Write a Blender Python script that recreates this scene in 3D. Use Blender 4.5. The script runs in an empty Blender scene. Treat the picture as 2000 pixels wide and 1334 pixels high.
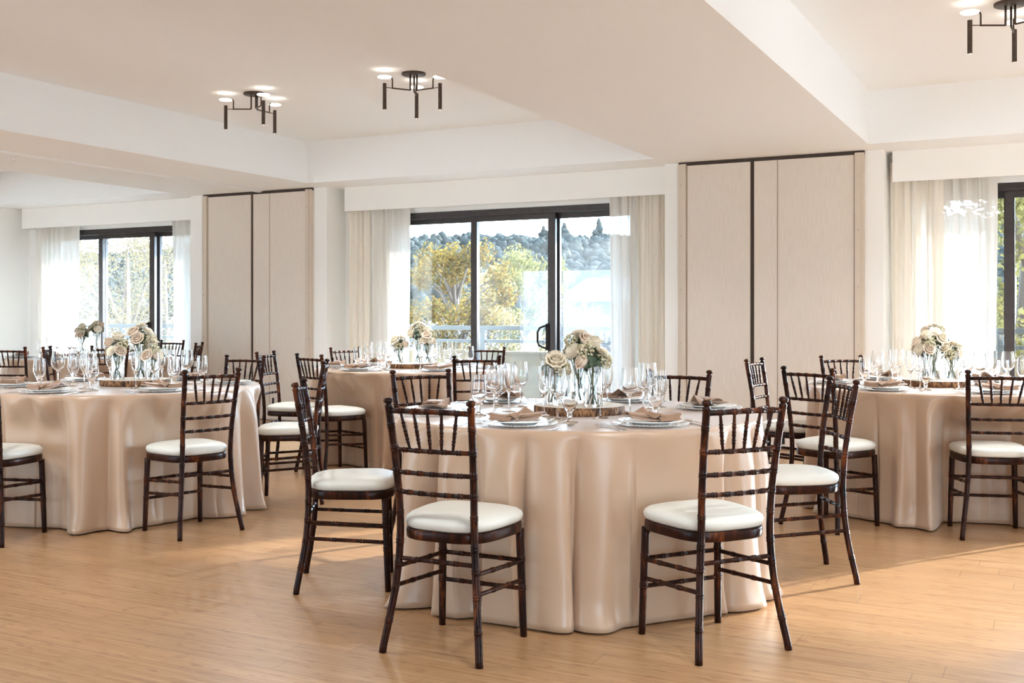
import bpy, math, random
from mathutils import Vector, Matrix, noise
import numpy as np

random.seed(7)
S = bpy.context.scene
COL = S.collection
PI = math.pi

# ------------------------------------------------------------------ camera
YAW = math.radians(27.2)
FPX = 2094.0
CAM_H = 1.21
RX, RY = math.cos(YAW), math.sin(YAW)          # camera right on the floor plan
FX, FY = -math.sin(YAW), math.cos(YAW)         # camera forward on the floor plan

cam_data = bpy.data.cameras.new('camera')
cam = bpy.data.objects.new('camera', cam_data)
COL.objects.link(cam)
cam.location = (0, 0, CAM_H)
cam.rotation_euler = (PI / 2, 0, YAW)
cam_data.sensor_width = 36.0
cam_data.lens = 36.0 * FPX / 2000.0
cam_data.shift_y = -(667 - 615) / 2000.0
cam_data.clip_end = 2000
S.camera = cam

# ------------------------------------------------------------------ view
S.view_settings.view_transform = 'Standard'
S.view_settings.look = 'None'
S.view_settings.gamma = 1.0
S.view_settings.use_curve_mapping = False
S.view_settings.exposure = 1.2
S.cycles.max_bounces = 24
S.cycles.diffuse_bounces = 8
S.cycles.glossy_bounces = 6
S.cycles.transmission_bounces = 20
S.cycles.transparent_max_bounces = 32

# ------------------------------------------------------------------ world
SKY_STRENGTH = 4.0
SKY_GLOW = 8.0
w = bpy.data.worlds.new('sky')
S.world = w
w.use_nodes = True
nt = w.node_tree
nt.nodes.clear()
tc = nt.nodes.new('ShaderNodeTexCoord')
sp = nt.nodes.new('ShaderNodeSeparateXYZ')
mr = nt.nodes.new('ShaderNodeMapRange')
mr.inputs['From Min'].default_value = -1
mr.inputs['From Max'].default_value = 1
cr = nt.nodes.new('ShaderNodeValToRGB')
e = cr.color_ramp.elements
e[0].position = 0.0
e[0].color = (0.95, 1.08, 1.15, 1)  # unseen ground below the horizon, brightened to throw light up at the ceiling
e[1].position = 1.0
e[1].color = (0.42, 0.62, 1.0, 1)
a = e.new(0.485); a.color = (0.95, 1.08, 1.15, 1)
a = e.new(0.50); a.color = (0.70, 0.94, 1.13, 1)
a = e.new(0.62); a.color = (0.60, 0.89, 1.17, 1)
bg = nt.nodes.new('ShaderNodeBackground')
bg.inputs['Strength'].default_value = SKY_STRENGTH
out = nt.nodes.new('ShaderNodeOutputWorld')
nt.links.new(tc.outputs['Generated'], sp.inputs[0])
nt.links.new(sp.outputs['Z'], mr.inputs['Value'])
nt.links.new(mr.outputs['Result'], cr.inputs['Fac'])
# the sky is brighter round the low sun
dt = nt.nodes.new('ShaderNodeVectorMath'); dt.operation = 'DOT_PRODUCT'
dt.inputs[1].default_value = Vector((0.52, 0.855, 0.27)).normalized()
nt.links.new(tc.outputs['Generated'], dt.inputs[0])
g1 = nt.nodes.new('ShaderNodeMath'); g1.operation = 'MAXIMUM'; g1.inputs[1].default_value = 0
g2 = nt.nodes.new('ShaderNodeMath'); g2.operation = 'POWER'; g2.inputs[1].default_value = 3
g3 = nt.nodes.new('ShaderNodeMath'); g3.operation = 'MULTIPLY_ADD'; g3.inputs[1].default_value = SKY_GLOW; g3.inputs[2].default_value = 1
nt.links.new(dt.outputs['Value'], g1.inputs[0]); nt.links.new(g1.outputs[0], g2.inputs[0]); nt.links.new(g2.outputs[0], g3.inputs[0])
gm = nt.nodes.new('ShaderNodeMixRGB'); gm.blend_type = 'MULTIPLY'; gm.inputs[0].default_value = 1
nt.links.new(cr.outputs['Color'], gm.inputs[1]); nt.links.new(g3.outputs[0], gm.inputs[2])
nt.links.new(gm.outputs[0], bg.inputs['Color'])
nt.links.new(bg.outputs[0], out.inputs[0])

# ------------------------------------------------------------------ sun
sun_d = bpy.data.lights.new('sun', 'SUN')
sun_d.energy = 7.0
sun_d.color = (1.0, 0.98, 0.90)
sun_d.angle = math.radians(1.2)
sun = bpy.data.objects.new('sun', sun_d)
COL.objects.link(sun)
EL = math.radians(15.5)
sdir = Vector((-0.52, -0.855, 0)).normalized() * math.cos(EL) + Vector((0, 0, -math.sin(EL)))
sun.rotation_euler = sdir.to_track_quat('-Z', 'Y').to_euler()
sun.location = (4, 14, 6)

# ================================================================== helpers
def P(x, d):
    """a spot on the floor plan: x metres to the side and d metres ahead of where the photographer stood"""
    return (x * RX + d * FX, x * RY + d * FY)


def V2(x, d):
    return Vector((x * RX + d * FX, x * RY + d * FY))


class MB:
    def __init__(self):
        self.v = []
        self.f = []

    def add(self, verts, faces):
        b = len(self.v)
        self.v.extend([tuple(p) for p in verts])
        self.f.extend([tuple(b + i for i in q) for q in faces])

    def box(self, x0, x1, y0, y1, z0, z1):
        self.add([(x0, y0, z0), (x1, y0, z0), (x1, y1, z0), (x0, y1, z0),
                  (x0, y0, z1), (x1, y0, z1), (x1, y1, z1), (x0, y1, z1)],
                 [(0, 3, 2, 1), (4, 5, 6, 7), (0, 1, 5, 4), (1, 2, 6, 5), (2, 3, 7, 6), (3, 0, 4, 7)])

    def tube(self, pts, radii, seg=10, cap=True):
        pts = [Vector(p) for p in pts]
        n = len(pts)
        if not hasattr(radii, '__len__'):
            radii = [radii] * n
        verts, faces = [], []
        prev = None
        for i, p in enumerate(pts):
            if i == 0:
                t = pts[1] - pts[0]
            elif i == n - 1:
                t = pts[-1] - pts[-2]
            else:
                t = pts[i + 1] - pts[i - 1]
            if t.length < 1e-9:
                t = Vector((0, 0, 1))
            t.normalize()
            if prev is None:
                up = Vector((0, 0, 1)) if abs(t.z) < 0.9 else Vector((0, 1, 0))
                u = t.cross(up).normalized()
            else:
                u = (prev - t * prev.dot(t))
                if u.length < 1e-6:
                    u = t.orthogonal()
                u.normalize()
            prev = u
            vv = t.cross(u)
            for k in range(seg):
                a_ = 2 * PI * k / seg
                verts.append(p + (u * math.cos(a_) + vv * math.sin(a_)) * radii[i])
        for i in range(n - 1):
            for k in range(seg):
                k2 = (k + 1) % seg
                faces.append((i * seg + k, i * seg + k2, (i + 1) * seg + k2, (i + 1) * seg + k))
        if cap:
            faces.append(tuple(range(seg - 1, -1, -1)))
            faces.append(tuple((n - 1) * seg + k for k in range(seg)))
        self.add(verts, faces)

    def lathe(self, prof, seg=24, c=(0, 0, 0), closed=False):
        """prof: (r, z) pairs turned round the z axis"""
        verts, faces = [], []
        rows = []
        for r, z in prof:
            if r < 1e-6:
                rows.append([len(verts)])
                verts.append((c[0], c[1], c[2] + z))
            else:
                rows.append(list(range(len(verts), len(verts) + seg)))
                for k in range(seg):
                    a_ = 2 * PI * k / seg
                    verts.append((c[0] + r * math.cos(a_), c[1] + r * math.sin(a_), c[2] + z))
        pairs = list(zip(rows[:-1], rows[1:]))
        if closed:
            pairs.append((rows[-1], rows[0]))
        for A, B in pairs:
            if len(A) == 1 and len(B) == 1:
                continue
            for k in range(seg):
                k2 = (k + 1) % seg
                if len(A) == 1:
                    faces.append((A[0], B[k2], B[k]))
                elif len(B) == 1:
                    faces.append((A[k], A[k2], B[0]))
                else:
                    faces.append((A[k], A[k2], B[k2], B[k]))
        self.add(verts, faces)

    def grid(self, fn, nu, nv):
        verts = [fn(i / nu, j / nv) for j in range(nv + 1) for i in range(nu + 1)]
        faces = []
        for j in range(nv):
            for i in range(nu):
                a_ = j * (nu + 1) + i
                faces.append((a_, a_ + 1, a_ + nu + 2, a_ + nu + 1))
        self.add(verts, faces)

    def xform(self, M):
        self.v = [tuple(M @ Vector(p)) for p in self.v]
        return self

    def merge(self, other, M=None):
        vs = other.v if M is None else [tuple(M @ Vector(p)) for p in other.v]
        self.add(vs, other.f)

    def mesh(self, name, mats=(), smooth=True):
        me = bpy.data.meshes.new(name)
        me.from_pydata(self.v, [], self.f)
        me.update()
        if smooth is True:
            me.polygons.foreach_set('use_smooth', [True] * len(me.polygons))
        for m in (mats if isinstance(mats, (list, tuple)) else [mats]):
            me.materials.append(m)
        return me

    def obj(self, name, mat, parent=None, smooth=True, sharp=None):
        me = self.mesh(name, mat, smooth)
        if sharp is not None and smooth:
            me.set_sharp_from_angle(angle=math.radians(sharp))
        return link(name, me, parent)


def link(name, data, parent=None):
    o = bpy.data.objects.new(name, data)
    COL.objects.link(o)
    if parent is not None:
        o.parent = parent
    return o


def tag(o, label, cat, group=None):
    o['label'] = label
    o['category'] = cat
    if group:
        o['group'] = group
    return o


def thing(name, label, cat, loc=(0, 0, 0), rz=0.0, group=None):
    o = link(name, None)
    o.location = loc
    o.rotation_euler = (0, 0, rz)
    o.empty_display_size = 0.1
    return tag(o, label, cat, group)


def struct(o):
    o['kind'] = 'structure'
    return o


def dup(root, loc, rz=0.0, label=None, group=None, rot=None):
    r = root.copy()
    COL.objects.link(r)
    r.location = loc
    r.rotation_euler = rot if rot is not None else (0, 0, rz)
    if label:
        r['label'] = label
    if group:
        r['group'] = group
    for ch in root.children:
        c = ch.copy()
        COL.objects.link(c)
        c.parent = r
        for g in ch.children:
            d = g.copy()
            COL.objects.link(d)
            d.parent = c
    return r


# ================================================================== materials
def new_mat(name):
    m = bpy.data.materials.new(name)
    m.use_nodes = True
    m.node_tree.nodes.clear()
    o = m.node_tree.nodes.new('ShaderNodeOutputMaterial')
    return m, m.node_tree.nodes, m.node_tree.links, o


def pbr(name, color, rough=0.5, metal=0.0, coat=0.0, spec=0.5, sheen=0.0, trans=0.0, ior=1.45, bump=None,
        noise_amt=0.0, noise_scale=8.0, emis=None, emis_s=0.0, sss=0.0):
    m, N, L, o = new_mat(name)
    b = N.new('ShaderNodeBsdfPrincipled')
    b.inputs['Base Color'].default_value = (*color, 1)
    b.inputs['Roughness'].default_value = rough
    b.inputs['Metallic'].default_value = metal
    b.inputs['Coat Weight'].default_value = coat
    b.inputs['Coat Roughness'].default_value = 0.12
    b.inputs['Specular IOR Level'].default_value = spec
    b.inputs['Sheen Weight'].default_value = sheen
    b.inputs['Transmission Weight'].default_value = trans
    b.inputs['IOR'].default_value = ior
    if emis:
        b.inputs['Emission Color'].default_value = (*emis, 1)
        b.inputs['Emission Strength'].default_value = emis_s
    L.new(b.outputs[0], o.inputs[0])
    if noise_amt or bump:
        t = N.new('ShaderNodeTexCoord')
        n = N.new('ShaderNodeTexNoise')
        n.inputs['Scale'].default_value = noise_scale
        n.inputs['Detail'].default_value = 5
        L.new(t.outputs['Object'], n.inputs['Vector'])
        if noise_amt:
            mx = N.new('ShaderNodeMixRGB')
            mx.blend_type = 'MULTIPLY'
            mx.inputs[0].default_value = 1
            mx.inputs[1].default_value = (*color, 1)
            rp = N.new('ShaderNodeValToRGB')
            rp.color_ramp.elements[0].position = 0.3
            rp.color_ramp.elements[1].position = 0.7
            lo = 1 - noise_amt
            rp.color_ramp.elements[0].color = (lo, lo, lo, 1)
            rp.color_ramp.elements[1].color = (1 + noise_amt * .3,) * 3 + (1,)
            L.new(n.outputs['Fac'], rp.inputs[0])
            L.new(rp.outputs[0], mx.inputs[2])
            L.new(mx.outputs[0], b.inputs['Base Color'])
        if bump:
            bp = N.new('ShaderNodeBump')
            bp.inputs['Strength'].default_value = bump
            bp.inputs['Distance'].default_value = 0.01
            L.new(n.outputs['Fac'], bp.inputs['Height'])
            L.new(bp.outputs[0], b.inputs['Normal'])
    return m


def wood_dark():
    m, N, L, o = new_mat('mahogany_lacquer')
    b = N.new('ShaderNodeBsdfPrincipled')
    t = N.new('ShaderNodeTexCoord')
    mp = N.new('ShaderNodeMapping')
    mp.inputs['Scale'].default_value = (14, 14, 3)
    n = N.new('ShaderNodeTexNoise')
    n.inputs['Scale'].default_value = 2.2
    n.inputs['Detail'].default_value = 6
    n.inputs['Roughness'].default_value = .65
    r = N.new('ShaderNodeValToRGB')
    el = r.color_ramp.elements
    el[0].position = .32; el[0].color = (.004, .002, .0018, 1)
    el[1].position = .76; el[1].color = (.20, .052, .012, 1)
    x = el.new(.55); x.color = (.030, .0075, .0032, 1)
    L.new(t.outputs['Object'], mp.inputs['Vector'])
    L.new(mp.outputs[0], n.inputs['Vector'])
    L.new(n.outputs['Fac'], r.inputs[0])
    L.new(r.outputs[0], b.inputs['Base Color'])
    b.inputs['Roughness'].default_value = .33
    b.inputs['Specular IOR Level'].default_value = .12
    b.inputs['Coat Weight'].default_value = .06
    b.inputs['Coat Roughness'].default_value = .1
    L.new(b.outputs[0], o.inputs[0])
    return m


def cloth_mat(name, color, rough=.42, sheen=.25, weave=1400):
    m, N, L, o = new_mat(name)
    b = N.new('ShaderNodeBsdfPrincipled')
    t = N.new('ShaderNodeTexCoord')
    n = N.new('ShaderNodeTexNoise')
    n.inputs['Scale'].default_value = 2.5
    n.inputs['Detail'].default_value = 2
    mx = N.new('ShaderNodeMixRGB')
    mx.inputs[1].default_value = (color[0] * .94, color[1] * .93, color[2] * .92, 1)
    mx.inputs[2].default_value = (color[0] * 1.04, color[1] * 1.04, color[2] * 1.05, 1)
    L.new(t.outputs['Object'], n.inputs['Vector'])
    L.new(n.outputs['Fac'], mx.inputs[0])
    L.new(mx.outputs[0], b.inputs['Base Color'])
    b.inputs['Roughness'].default_value = rough
    b.inputs['Specular IOR Level'].default_value = .55
    b.inputs['Sheen Weight'].default_value = sheen
    b.inputs['Sheen Roughness'].default_value = .4
    wv = N.new('ShaderNodeTexWave')
    wv.inputs['Scale'].default_value = weave / 10
    wv.inputs['Distortion'].default_value = .5
    L.new(t.outputs['Object'], wv.inputs['Vector'])
    n2 = N.new('ShaderNodeTexNoise')
    n2.inputs['Scale'].default_value = 14
    n2.inputs['Detail'].default_value = 3
    L.new(t.outputs['Object'], n2.inputs['Vector'])
    bp = N.new('ShaderNodeBump')
    bp.inputs['Strength'].default_value = .10
    bp.inputs['Distance'].default_value = .006
    L.new(n2.outputs['Fac'], bp.inputs['Height'])
    L.new(bp.outputs[0], b.inputs['Normal'])
    L.new(b.outputs[0], o.inputs[0])
    return m


def floor_mat():
    m, N, L, o = new_mat('bamboo_planks')
    b = N.new('ShaderNodeBsdfPrincipled')
    t = N.new('ShaderNodeTexCoord')
    br = N.new('ShaderNodeTexBrick')
    br.offset = 0.0
    br.offset_frequency = 1
    br.inputs['Scale'].default_value = 1
    br.inputs['Brick Width'].default_value = 1.83
    br.inputs['Row Height'].default_value = 0.137
    br.inputs['Mortar Size'].default_value = 0.0016
    br.inputs['Mortar Smooth'].default_value = 0.0
    br.inputs['Bias'].default_value = 0.0
    br.inputs['Color1'].default_value = (.50, .50, .50, 1)
    br.inputs['Color2'].default_value = (1.0, 1.0, 1.0, 1)
    br.inputs['Mortar'].default_value = (.0, .0, .0, 1)
    # every row of planks starts at a place of its own
    sx = N.new('ShaderNodeSeparateXYZ')
    dv = N.new('ShaderNodeMath'); dv.operation = 'DIVIDE'; dv.inputs[1].default_value = .137
    fl = N.new('ShaderNodeMath'); fl.operation = 'FLOOR'
    wn_ = N.new('ShaderNodeTexWhiteNoise'); wn_.noise_dimensions = '1D'
    ml_ = N.new('ShaderNodeMath'); ml_.operation = 'MULTIPLY_ADD'; ml_.inputs[1].default_value = 1.83
    cx_ = N.new('ShaderNodeCombineXYZ')
    L.new(t.outputs['Object'], sx.inputs[0])
    L.new(sx.outputs['Y'], dv.inputs[0]); L.new(dv.outputs[0], fl.inputs[0]); L.new(fl.outputs[0], wn_.inputs['W'])
    L.new(wn_.outputs['Value'], ml_.inputs[0]); L.new(sx.outputs['X'], ml_.inputs[2])
    L.new(ml_.outputs[0], cx_.inputs['X']); L.new(sx.outputs['Y'], cx_.inputs['Y'])
    L.new(cx_.outputs[0], br.inputs['Vector'])
    # long streaks along the plank
    mp = N.new('ShaderNodeMapping')
    mp.inputs['Scale'].default_value = (1.1, 38, 1)
    n = N.new('ShaderNodeTexNoise')
    n.inputs['Scale'].default_value = 1.6
    n.inputs['Detail'].default_value = 6
    n.inputs['Roughness'].default_value = .6
    L.new(t.outputs['Object'], mp.inputs['Vector'])
    L.new(mp.outputs[0], n.inputs['Vector'])
    # short dark knuckles
    mp2 = N.new('ShaderNodeMapping')
    mp2.inputs['Scale'].default_value = (11, 46, 1)
    n2 = N.new('ShaderNodeTexNoise')
    n2.inputs['Scale'].default_value = 1.0
    n2.inputs['Detail'].default_value = 2
    L.new(t.outputs['Object'], mp2.inputs['Vector'])
    L.new(mp2.outputs[0], n2.inputs['Vector'])
    kr = N.new('ShaderNodeValToRGB')
    kr.color_ramp.elements[0].position = .57
    kr.color_ramp.elements[1].position = .70
    kr.color_ramp.elements[0].color = (0, 0, 0, 1)
    kr.color_ramp.elements[1].color = (1, 1, 1, 1)
    L.new(n2.outputs['Fac'], kr.inputs[0])
    ra = N.new('ShaderNodeValToRGB')
    el = ra.color_ramp.elements
    el[0].position = .30; el[0].color = (.315, .160, .066, 1)
    el[1].position = .70; el[1].color = (.480, .290, .152, 1)
    L.new(n.outputs['Fac'], ra.inputs[0])
    tone = N.new('ShaderNodeMixRGB')
    tone.blend_type = 'MULTIPLY'
    tone.inputs[0].default_value = .24
    L.new(ra.outputs[0], tone.inputs[1])
    L.new(br.outputs['Color'], tone.inputs[2])
    kn = N.new('ShaderNodeMixRGB')
    kn.inputs[2].default_value = (.25, .12, .055, 1)
    km = N.new('ShaderNodeMath'); km.operation = 'MULTIPLY'; km.inputs[1].default_value = .80
    L.new(kr.outputs[0], km.inputs[0])
    L.new(km.outputs[0], kn.inputs[0])
    L.new(tone.outputs[0], kn.inputs[1])
    jt = N.new('ShaderNodeMixRGB')
    jt.inputs[2].default_value = (.20, .10, .05, 1)
    jm = N.new('ShaderNodeMath'); jm.operation = 'MULTIPLY'; jm.inputs[1].default_value = .8
    L.new(br.outputs['Fac'], jm.inputs[0])
    L.new(jm.outputs[0], jt.inputs[0])
    L.new(kn.outputs[0], jt.inputs[1])
    L.new(jt.outputs[0], b.inputs['Base Color'])
    b.inputs['Roughness'].default_value = .30
    b.inputs['Specular IOR Level'].default_value = .6
    bp = N.new('ShaderNodeBump')
    bp.inputs['Strength'].default_value = .05
    bp.inputs['Distance'].default_value = .004
    L.new(n.outputs['Fac'], bp.inputs['Height'])
    L.new(bp.outputs[0], b.inputs['Normal'])
    L.new(b.outputs[0], o.inputs[0])
    return m


def pane_mat(name, dust=0.0, tint=(1, 1, 1), white=0.0):
    m, N, L, o = new_mat(name)
    tr = N.new('ShaderNodeBsdfTransparent')
    tr.inputs[0].default_value = (*tint, 1)
    gl = N.new('ShaderNodeBsdfGlossy')
    gl.inputs['Roughness'].default_value = 0.0
    lw = N.new('ShaderNodeLayerWeight')
    lw.inputs['Blend'].default_value = .5
    pw = N.new('ShaderNodeMath'); pw.operation = 'POWER'; pw.inputs[1].default_value = 5
    fr = N.new('ShaderNodeMath'); fr.operation = 'MULTIPLY_ADD'; fr.inputs[1].default_value = .92; fr.inputs[2].default_value = .04
    L.new(lw.outputs['Facing'], pw.inputs[0])
    L.new(pw.outputs[0], fr.inputs[0])
    mx = N.new('ShaderNodeMixShader')
    L.new(fr.outputs[0], mx.inputs[0])
    L.new(tr.outputs[0], mx.inputs[1])
    L.new(gl.outputs[0], mx.inputs[2])
    last = mx
    if white:
        wb = N.new('ShaderNodeBsdfPrincipled')
        wb.inputs['Base Color'].default_value = (.86, .86, .85, 1)
        wb.inputs['Roughness'].default_value = .08
        m3 = N.new('ShaderNodeMixShader'); m3.inputs[0].default_value = white
        L.new(mx.outputs[0], m3.inputs[1]); L.new(wb.outputs[0], m3.inputs[2])
        last = m3
    if dust:
        df = N.new('ShaderNodeBsdfTranslucent')
        df.inputs[0].default_value = (.95, .95, .95, 1)
        t = N.new('ShaderNodeTexCoord')
        n = N.new('ShaderNodeTexNoise')
        n.inputs['Scale'].default_value = 6
        n.inputs['Detail'].default_value = 8
        mp = N.new('ShaderNodeMapping')
        mp.inputs['Scale'].default_value = (3, 1, .6)
        L.new(t.outputs['Object'], mp.inputs[0])
        L.new(mp.outputs[0], n.inputs['Vector'])
        ml = N.new('ShaderNodeMath'); ml.operation = 'MULTIPLY'; ml.inputs[1].default_value = dust * 2
        L.new(n.outputs['Fac'], ml.inputs[0])
        m2 = N.new('ShaderNodeMixShader')
        L.new(ml.outputs[0], m2.inputs[0])
        L.new(mx.outputs[0], m2.inputs[1])
        L.new(df.outputs[0], m2.inputs[2])
        last = m2
    L.new(last.outputs[0], o.inputs[0])
    return m


def sheer_mat(name, color, see=.25, transl=.5):
    m, N, L, o = new_mat(name)
    tr = N.new('ShaderNodeBsdfTransparent')
    tl = N.new('ShaderNodeBsdfTranslucent')
    tl.inputs[0].default_value = (*color, 1)
    df = N.new('ShaderNodeBsdfDiffuse')
    df.inputs[0].default_value = (*color, 1)
    m1 = N.new('ShaderNodeMixShader'); m1.inputs[0].default_value = transl
    L.new(df.outputs[0], m1.inputs[1]); L.new(tl.outputs[0], m1.inputs[2])
    m2 = N.new('ShaderNodeMixShader'); m2.inputs[0].default_value = see
    L.new(m1.outputs[0], m2.inputs[1]); L.new(tr.outputs[0], m2.inputs[2])
    L.new(m2.outputs[0], o.inputs[0])
    return m


def island_mat(name, cols, rough=.6, transl=0.3):
    """a colour of its own for every leaf"""
    m, N, L, o = new_mat(name)
    g = N.new('ShaderNodeNewGeometry')
    r = N.new('ShaderNodeValToRGB')
    r.color_ramp.interpolation = 'LINEAR'
    el = r.color_ramp.elements
    el[0].position = 0; el[0].color = (*cols[0], 1)
    el[1].position = 1; el[1].color = (*cols[-1], 1)
    for i, c in enumerate(cols[1:-1]):
        x = el.new((i + 1) / (len(cols) - 1)); x.color = (*c, 1)
    L.new(g.outputs['Random Per Island'], r.inputs[0])
    d = N.new('ShaderNodeBsdfDiffuse')
    L.new(r.outputs[0], d.inputs[0])
    last = d
    if transl:
        t = N.new('ShaderNodeBsdfTranslucent')
        L.new(r.outputs[0], t.inputs[0])
        mx = N.new('ShaderNodeMixShader'); mx.inputs[0].default_value = transl
        L.new(d.outputs[0], mx.inputs[1]); L.new(t.outputs[0], mx.inputs[2])
        last = mx
    L.new(last.outputs[0], o.inputs[0])
    return m


def panel_mat():
    m, N, L, o = new_mat('partition_fabric')
    b = N.new('ShaderNodeBsdfPrincipled')
    t = N.new('ShaderNodeTexCoord')
    mp = N.new('ShaderNodeMapping')
    mp.inputs['Scale'].default_value = (260, 260, 7)
    n = N.new('ShaderNodeTexNoise')
    n.inputs['Scale'].default_value = 1
    n.inputs['Detail'].default_value = 3
    L.new(t.outputs['Object'], mp.inputs[0]); L.new(mp.outputs[0], n.inputs['Vector'])
    r = N.new('ShaderNodeValToRGB')
    r.color_ramp.elements[0].position = .3; r.color_ramp.elements[0].color = (.66, .585, .515, 1)
    r.color_ramp.elements[1].position = .7; r.color_ramp.elements[1].color = (.75, .68, .61, 1)
    L.new(n.outputs['Fac'], r.inputs[0])
    L.new(r.outputs[0], b.inputs['Base Color'])
    b.inputs['Roughness'].default_value = .75
    b.inputs['Specular IOR Level'].default_value = .2
    L.new(b.outputs[0], o.inputs[0])
    return m


def bark_mat():
    m, N, L, o = new_mat('bark_edge')
    b = N.new('ShaderNodeBsdfPrincipled')
    t = N.new('ShaderNodeTexCoord')
    mp = N.new('ShaderNodeMapping'); mp.inputs['Scale'].default_value = (70, 70, 28)
    n = N.new('ShaderNodeTexNoise'); n.inputs['Scale'].default_value = 1; n.inputs['Detail'].default_value = 4
    L.new(t.outputs['Object'], mp.inputs[0]); L.new(mp.outputs[0], n.inputs['Vector'])
    r = N.new('ShaderNodeValToRGB')
    el = r.color_ramp.elements
    el[0].position = .36; el[0].color = (.025, .012, .006, 1)
    el[1].position = .72; el[1].color = (.46, .25, .11, 1)
    x = el.new(.52); x.color = (.17, .075, .03, 1)
    L.new(n.outputs['Fac'], r.inputs[0]); L.new(r.outputs[0], b.inputs['Base Color'])
    b.inputs['Roughness'].default_value = .8
    bp = N.new('ShaderNodeBump'); bp.inputs['Strength'].default_value = .9; bp.inputs['Distance'].default_value = .004
    L.new(n.outputs['Fac'], bp.inputs['Height']); L.new(bp.outputs[0], b.inputs['Normal'])
    L.new(b.outputs[0], o.inputs[0])
    return m


M = {}
M['wall'] = pbr('wall_paint', (.86, .855, .835), .85, spec=.2)
M['ceiling'] = pbr('ceiling_paint', (.87, .885, .895), .9, spec=.15)
M['floor'] = floor_mat()
M['wood'] = wood_dark()
M['cushion'] = pbr('ivory_vinyl', (.66, .645, .585), .42, spec=.4, bump=.04, noise_scale=18)
M['cloth'] = cloth_mat('champagne_satin', (.465, .315, .212), rough=.33)
M['napkin'] = cloth_mat('rose_tan_satin', (.31, .185, .115), .36, .2)
M['china'] = pbr('white_china', (.86, .85, .83), .12, coat=.4)
M['steel'] = pbr('polished_steel', (.78, .76, .74), .16, metal=1.0)
M['beaded'] = pane_mat('beaded_charger_glass', white=.42)
M['glass'] = pbr('clear_glass', (1, 1, 1), .0, trans=1.0, ior=1.45)
M['water'] = pbr('vase_water', (.97, 1, .98), .0, trans=1.0, ior=1.33)
M['panel'] = panel_mat()
M['panel_edge'] = pbr('partition_edge', (.62, .53, .44), .5)
M['dark'] = pbr('matte_black', (.012, .010, .009), .8)  # plain black for the door handle, floor bolts and cables
M['gapshade'] = pbr('gap_shade_brown', (.045, .030, .024), .6)  # shade of the partition gaps put into a brown colour
M['bronze'] = pbr('bronze_aluminium', (.060, .050, .048), .38, metal=.5, noise_amt=.2, noise_scale=20)
M['darkmetal'] = pbr('dark_bronze_tube', (.085, .060, .048), .42, metal=.6, noise_amt=.35, noise_scale=60)
M['opal'] = pbr('lit_opal_glass', (.9, .88, .84), .3, emis=(1.0, .93, .80), emis_s=1.6)
M['lampglow'] = pbr('lit_lamp_face', (.9, .85, .75), .4, emis=(1.0, .85, .62), emis_s=7.0)
M['pane'] = pane_mat('window_pane')
M['pane_dusty'] = pane_mat('dusty_window_pane', dust=.016)
M['pane_light_dust'] = pane_mat('hazed_window_pane', dust=.006)
M['sheer'] = sheer_mat('white_sheer', (.80, .775, .73), .035, .13)
M['cream'] = sheer_mat('cream_drape', (.93, .88, .80), .02, .26)
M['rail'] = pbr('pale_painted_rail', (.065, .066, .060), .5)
M['stucco'] = pbr('beige_stucco', (.185, .140, .082), .9, noise_amt=.15, noise_scale=12)
M['deck'] = pbr('balcony_concrete', (.55, .50, .44), .9, noise_amt=.15, noise_scale=6)
M['bark'] = bark_mat()
M['slabtop'] = pbr('pale_cut_wood', (.74, .66, .55), .6, noise_amt=.18, noise_scale=14)
M['petal_rose'] = pbr('blush_petals', (.83, .69, .55), .6, spec=.2, sheen=.2)
M['petal_cream'] = pbr('cream_petals', (.85, .76, .60), .6, spec=.2, sheen=.2)
M['petal_white'] = pbr('white_petals', (.87, .80, .67), .6, spec=.2, sheen=.2)
M['berry'] = island_mat('pale_green_florets', [(.60, .54, .34), (.84, .78, .62), (.76, .69, .50), (.42, .38, .20)], transl=.1)
M['leaf'] = pbr('dark_green_leaf', (.055, .085, .045), .5, noise_amt=.3, noise_scale=30)
M['stem'] = pbr('green_stem', (.19, .22, .075), .55, noise_amt=.3, noise_scale=40)
M['trunk'] = pbr('grey_brown_bark', (.13, .095, .07), .9)
M['yellowleaf'] = island_mat('autumn_yellow_leaves', [(0.051, 0.028, 0.010), (0.200, 0.111, 0.022), (0.119, 0.074, 0.022), (0.102, 0.086, 0.028), (0.255, 0.152, 0.040)], transl=.45)
M['oliveleaf'] = island_mat('olive_leaves', [(0.079, 0.068, 0.022), (0.158, 0.129, 0.039), (0.135, 0.116, 0.049), (0.238, 0.184, 0.055)], transl=0.45)
M['paleleaf'] = island_mat('pale_yellow_leaves', [(0.224, 0.151, 0.049), (0.281, 0.202, 0.090), (0.281, 0.174, 0.049), (0.202, 0.147, 0.068), (0.253, 0.198, 0.105)], transl=0.5)
M['dimleaf'] = island_mat('faded_autumn_leaves', [(0.116, 0.086, 0.043), (0.167, 0.130, 0.075), (0.178, 0.119, 0.046), (0.122, 0.096, 0.066), (0.156, 0.125, 0.096)], transl=.4)
M['greyleaf'] = island_mat('grey_brush_twigs', [(0.084, 0.065, 0.055), (0.116, 0.089, 0.074), (0.076, 0.062, 0.055), (0.107, 0.082, 0.058)], transl=0.3)
M['pineleaf'] = island_mat('hazed_pines', [(0.024, 0.027, 0.023), (0.036, 0.037, 0.031), (0.046, 0.044, 0.036), (0.052, 0.047, 0.036)], transl=0)  # the distance haze is put into these pine colours
M['hill'] = pbr('hill_soil', (0.100, 0.105, 0.095), .95, noise_amt=.3, noise_scale=.05)
M['valley'] = pbr('dry_meadow', (0.120, 0.107, 0.068), .95, noise_amt=.3, noise_scale=.1)
M['roofpale'] = pbr('pale_long_roof', (.15, .14, .125), .7)
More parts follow.
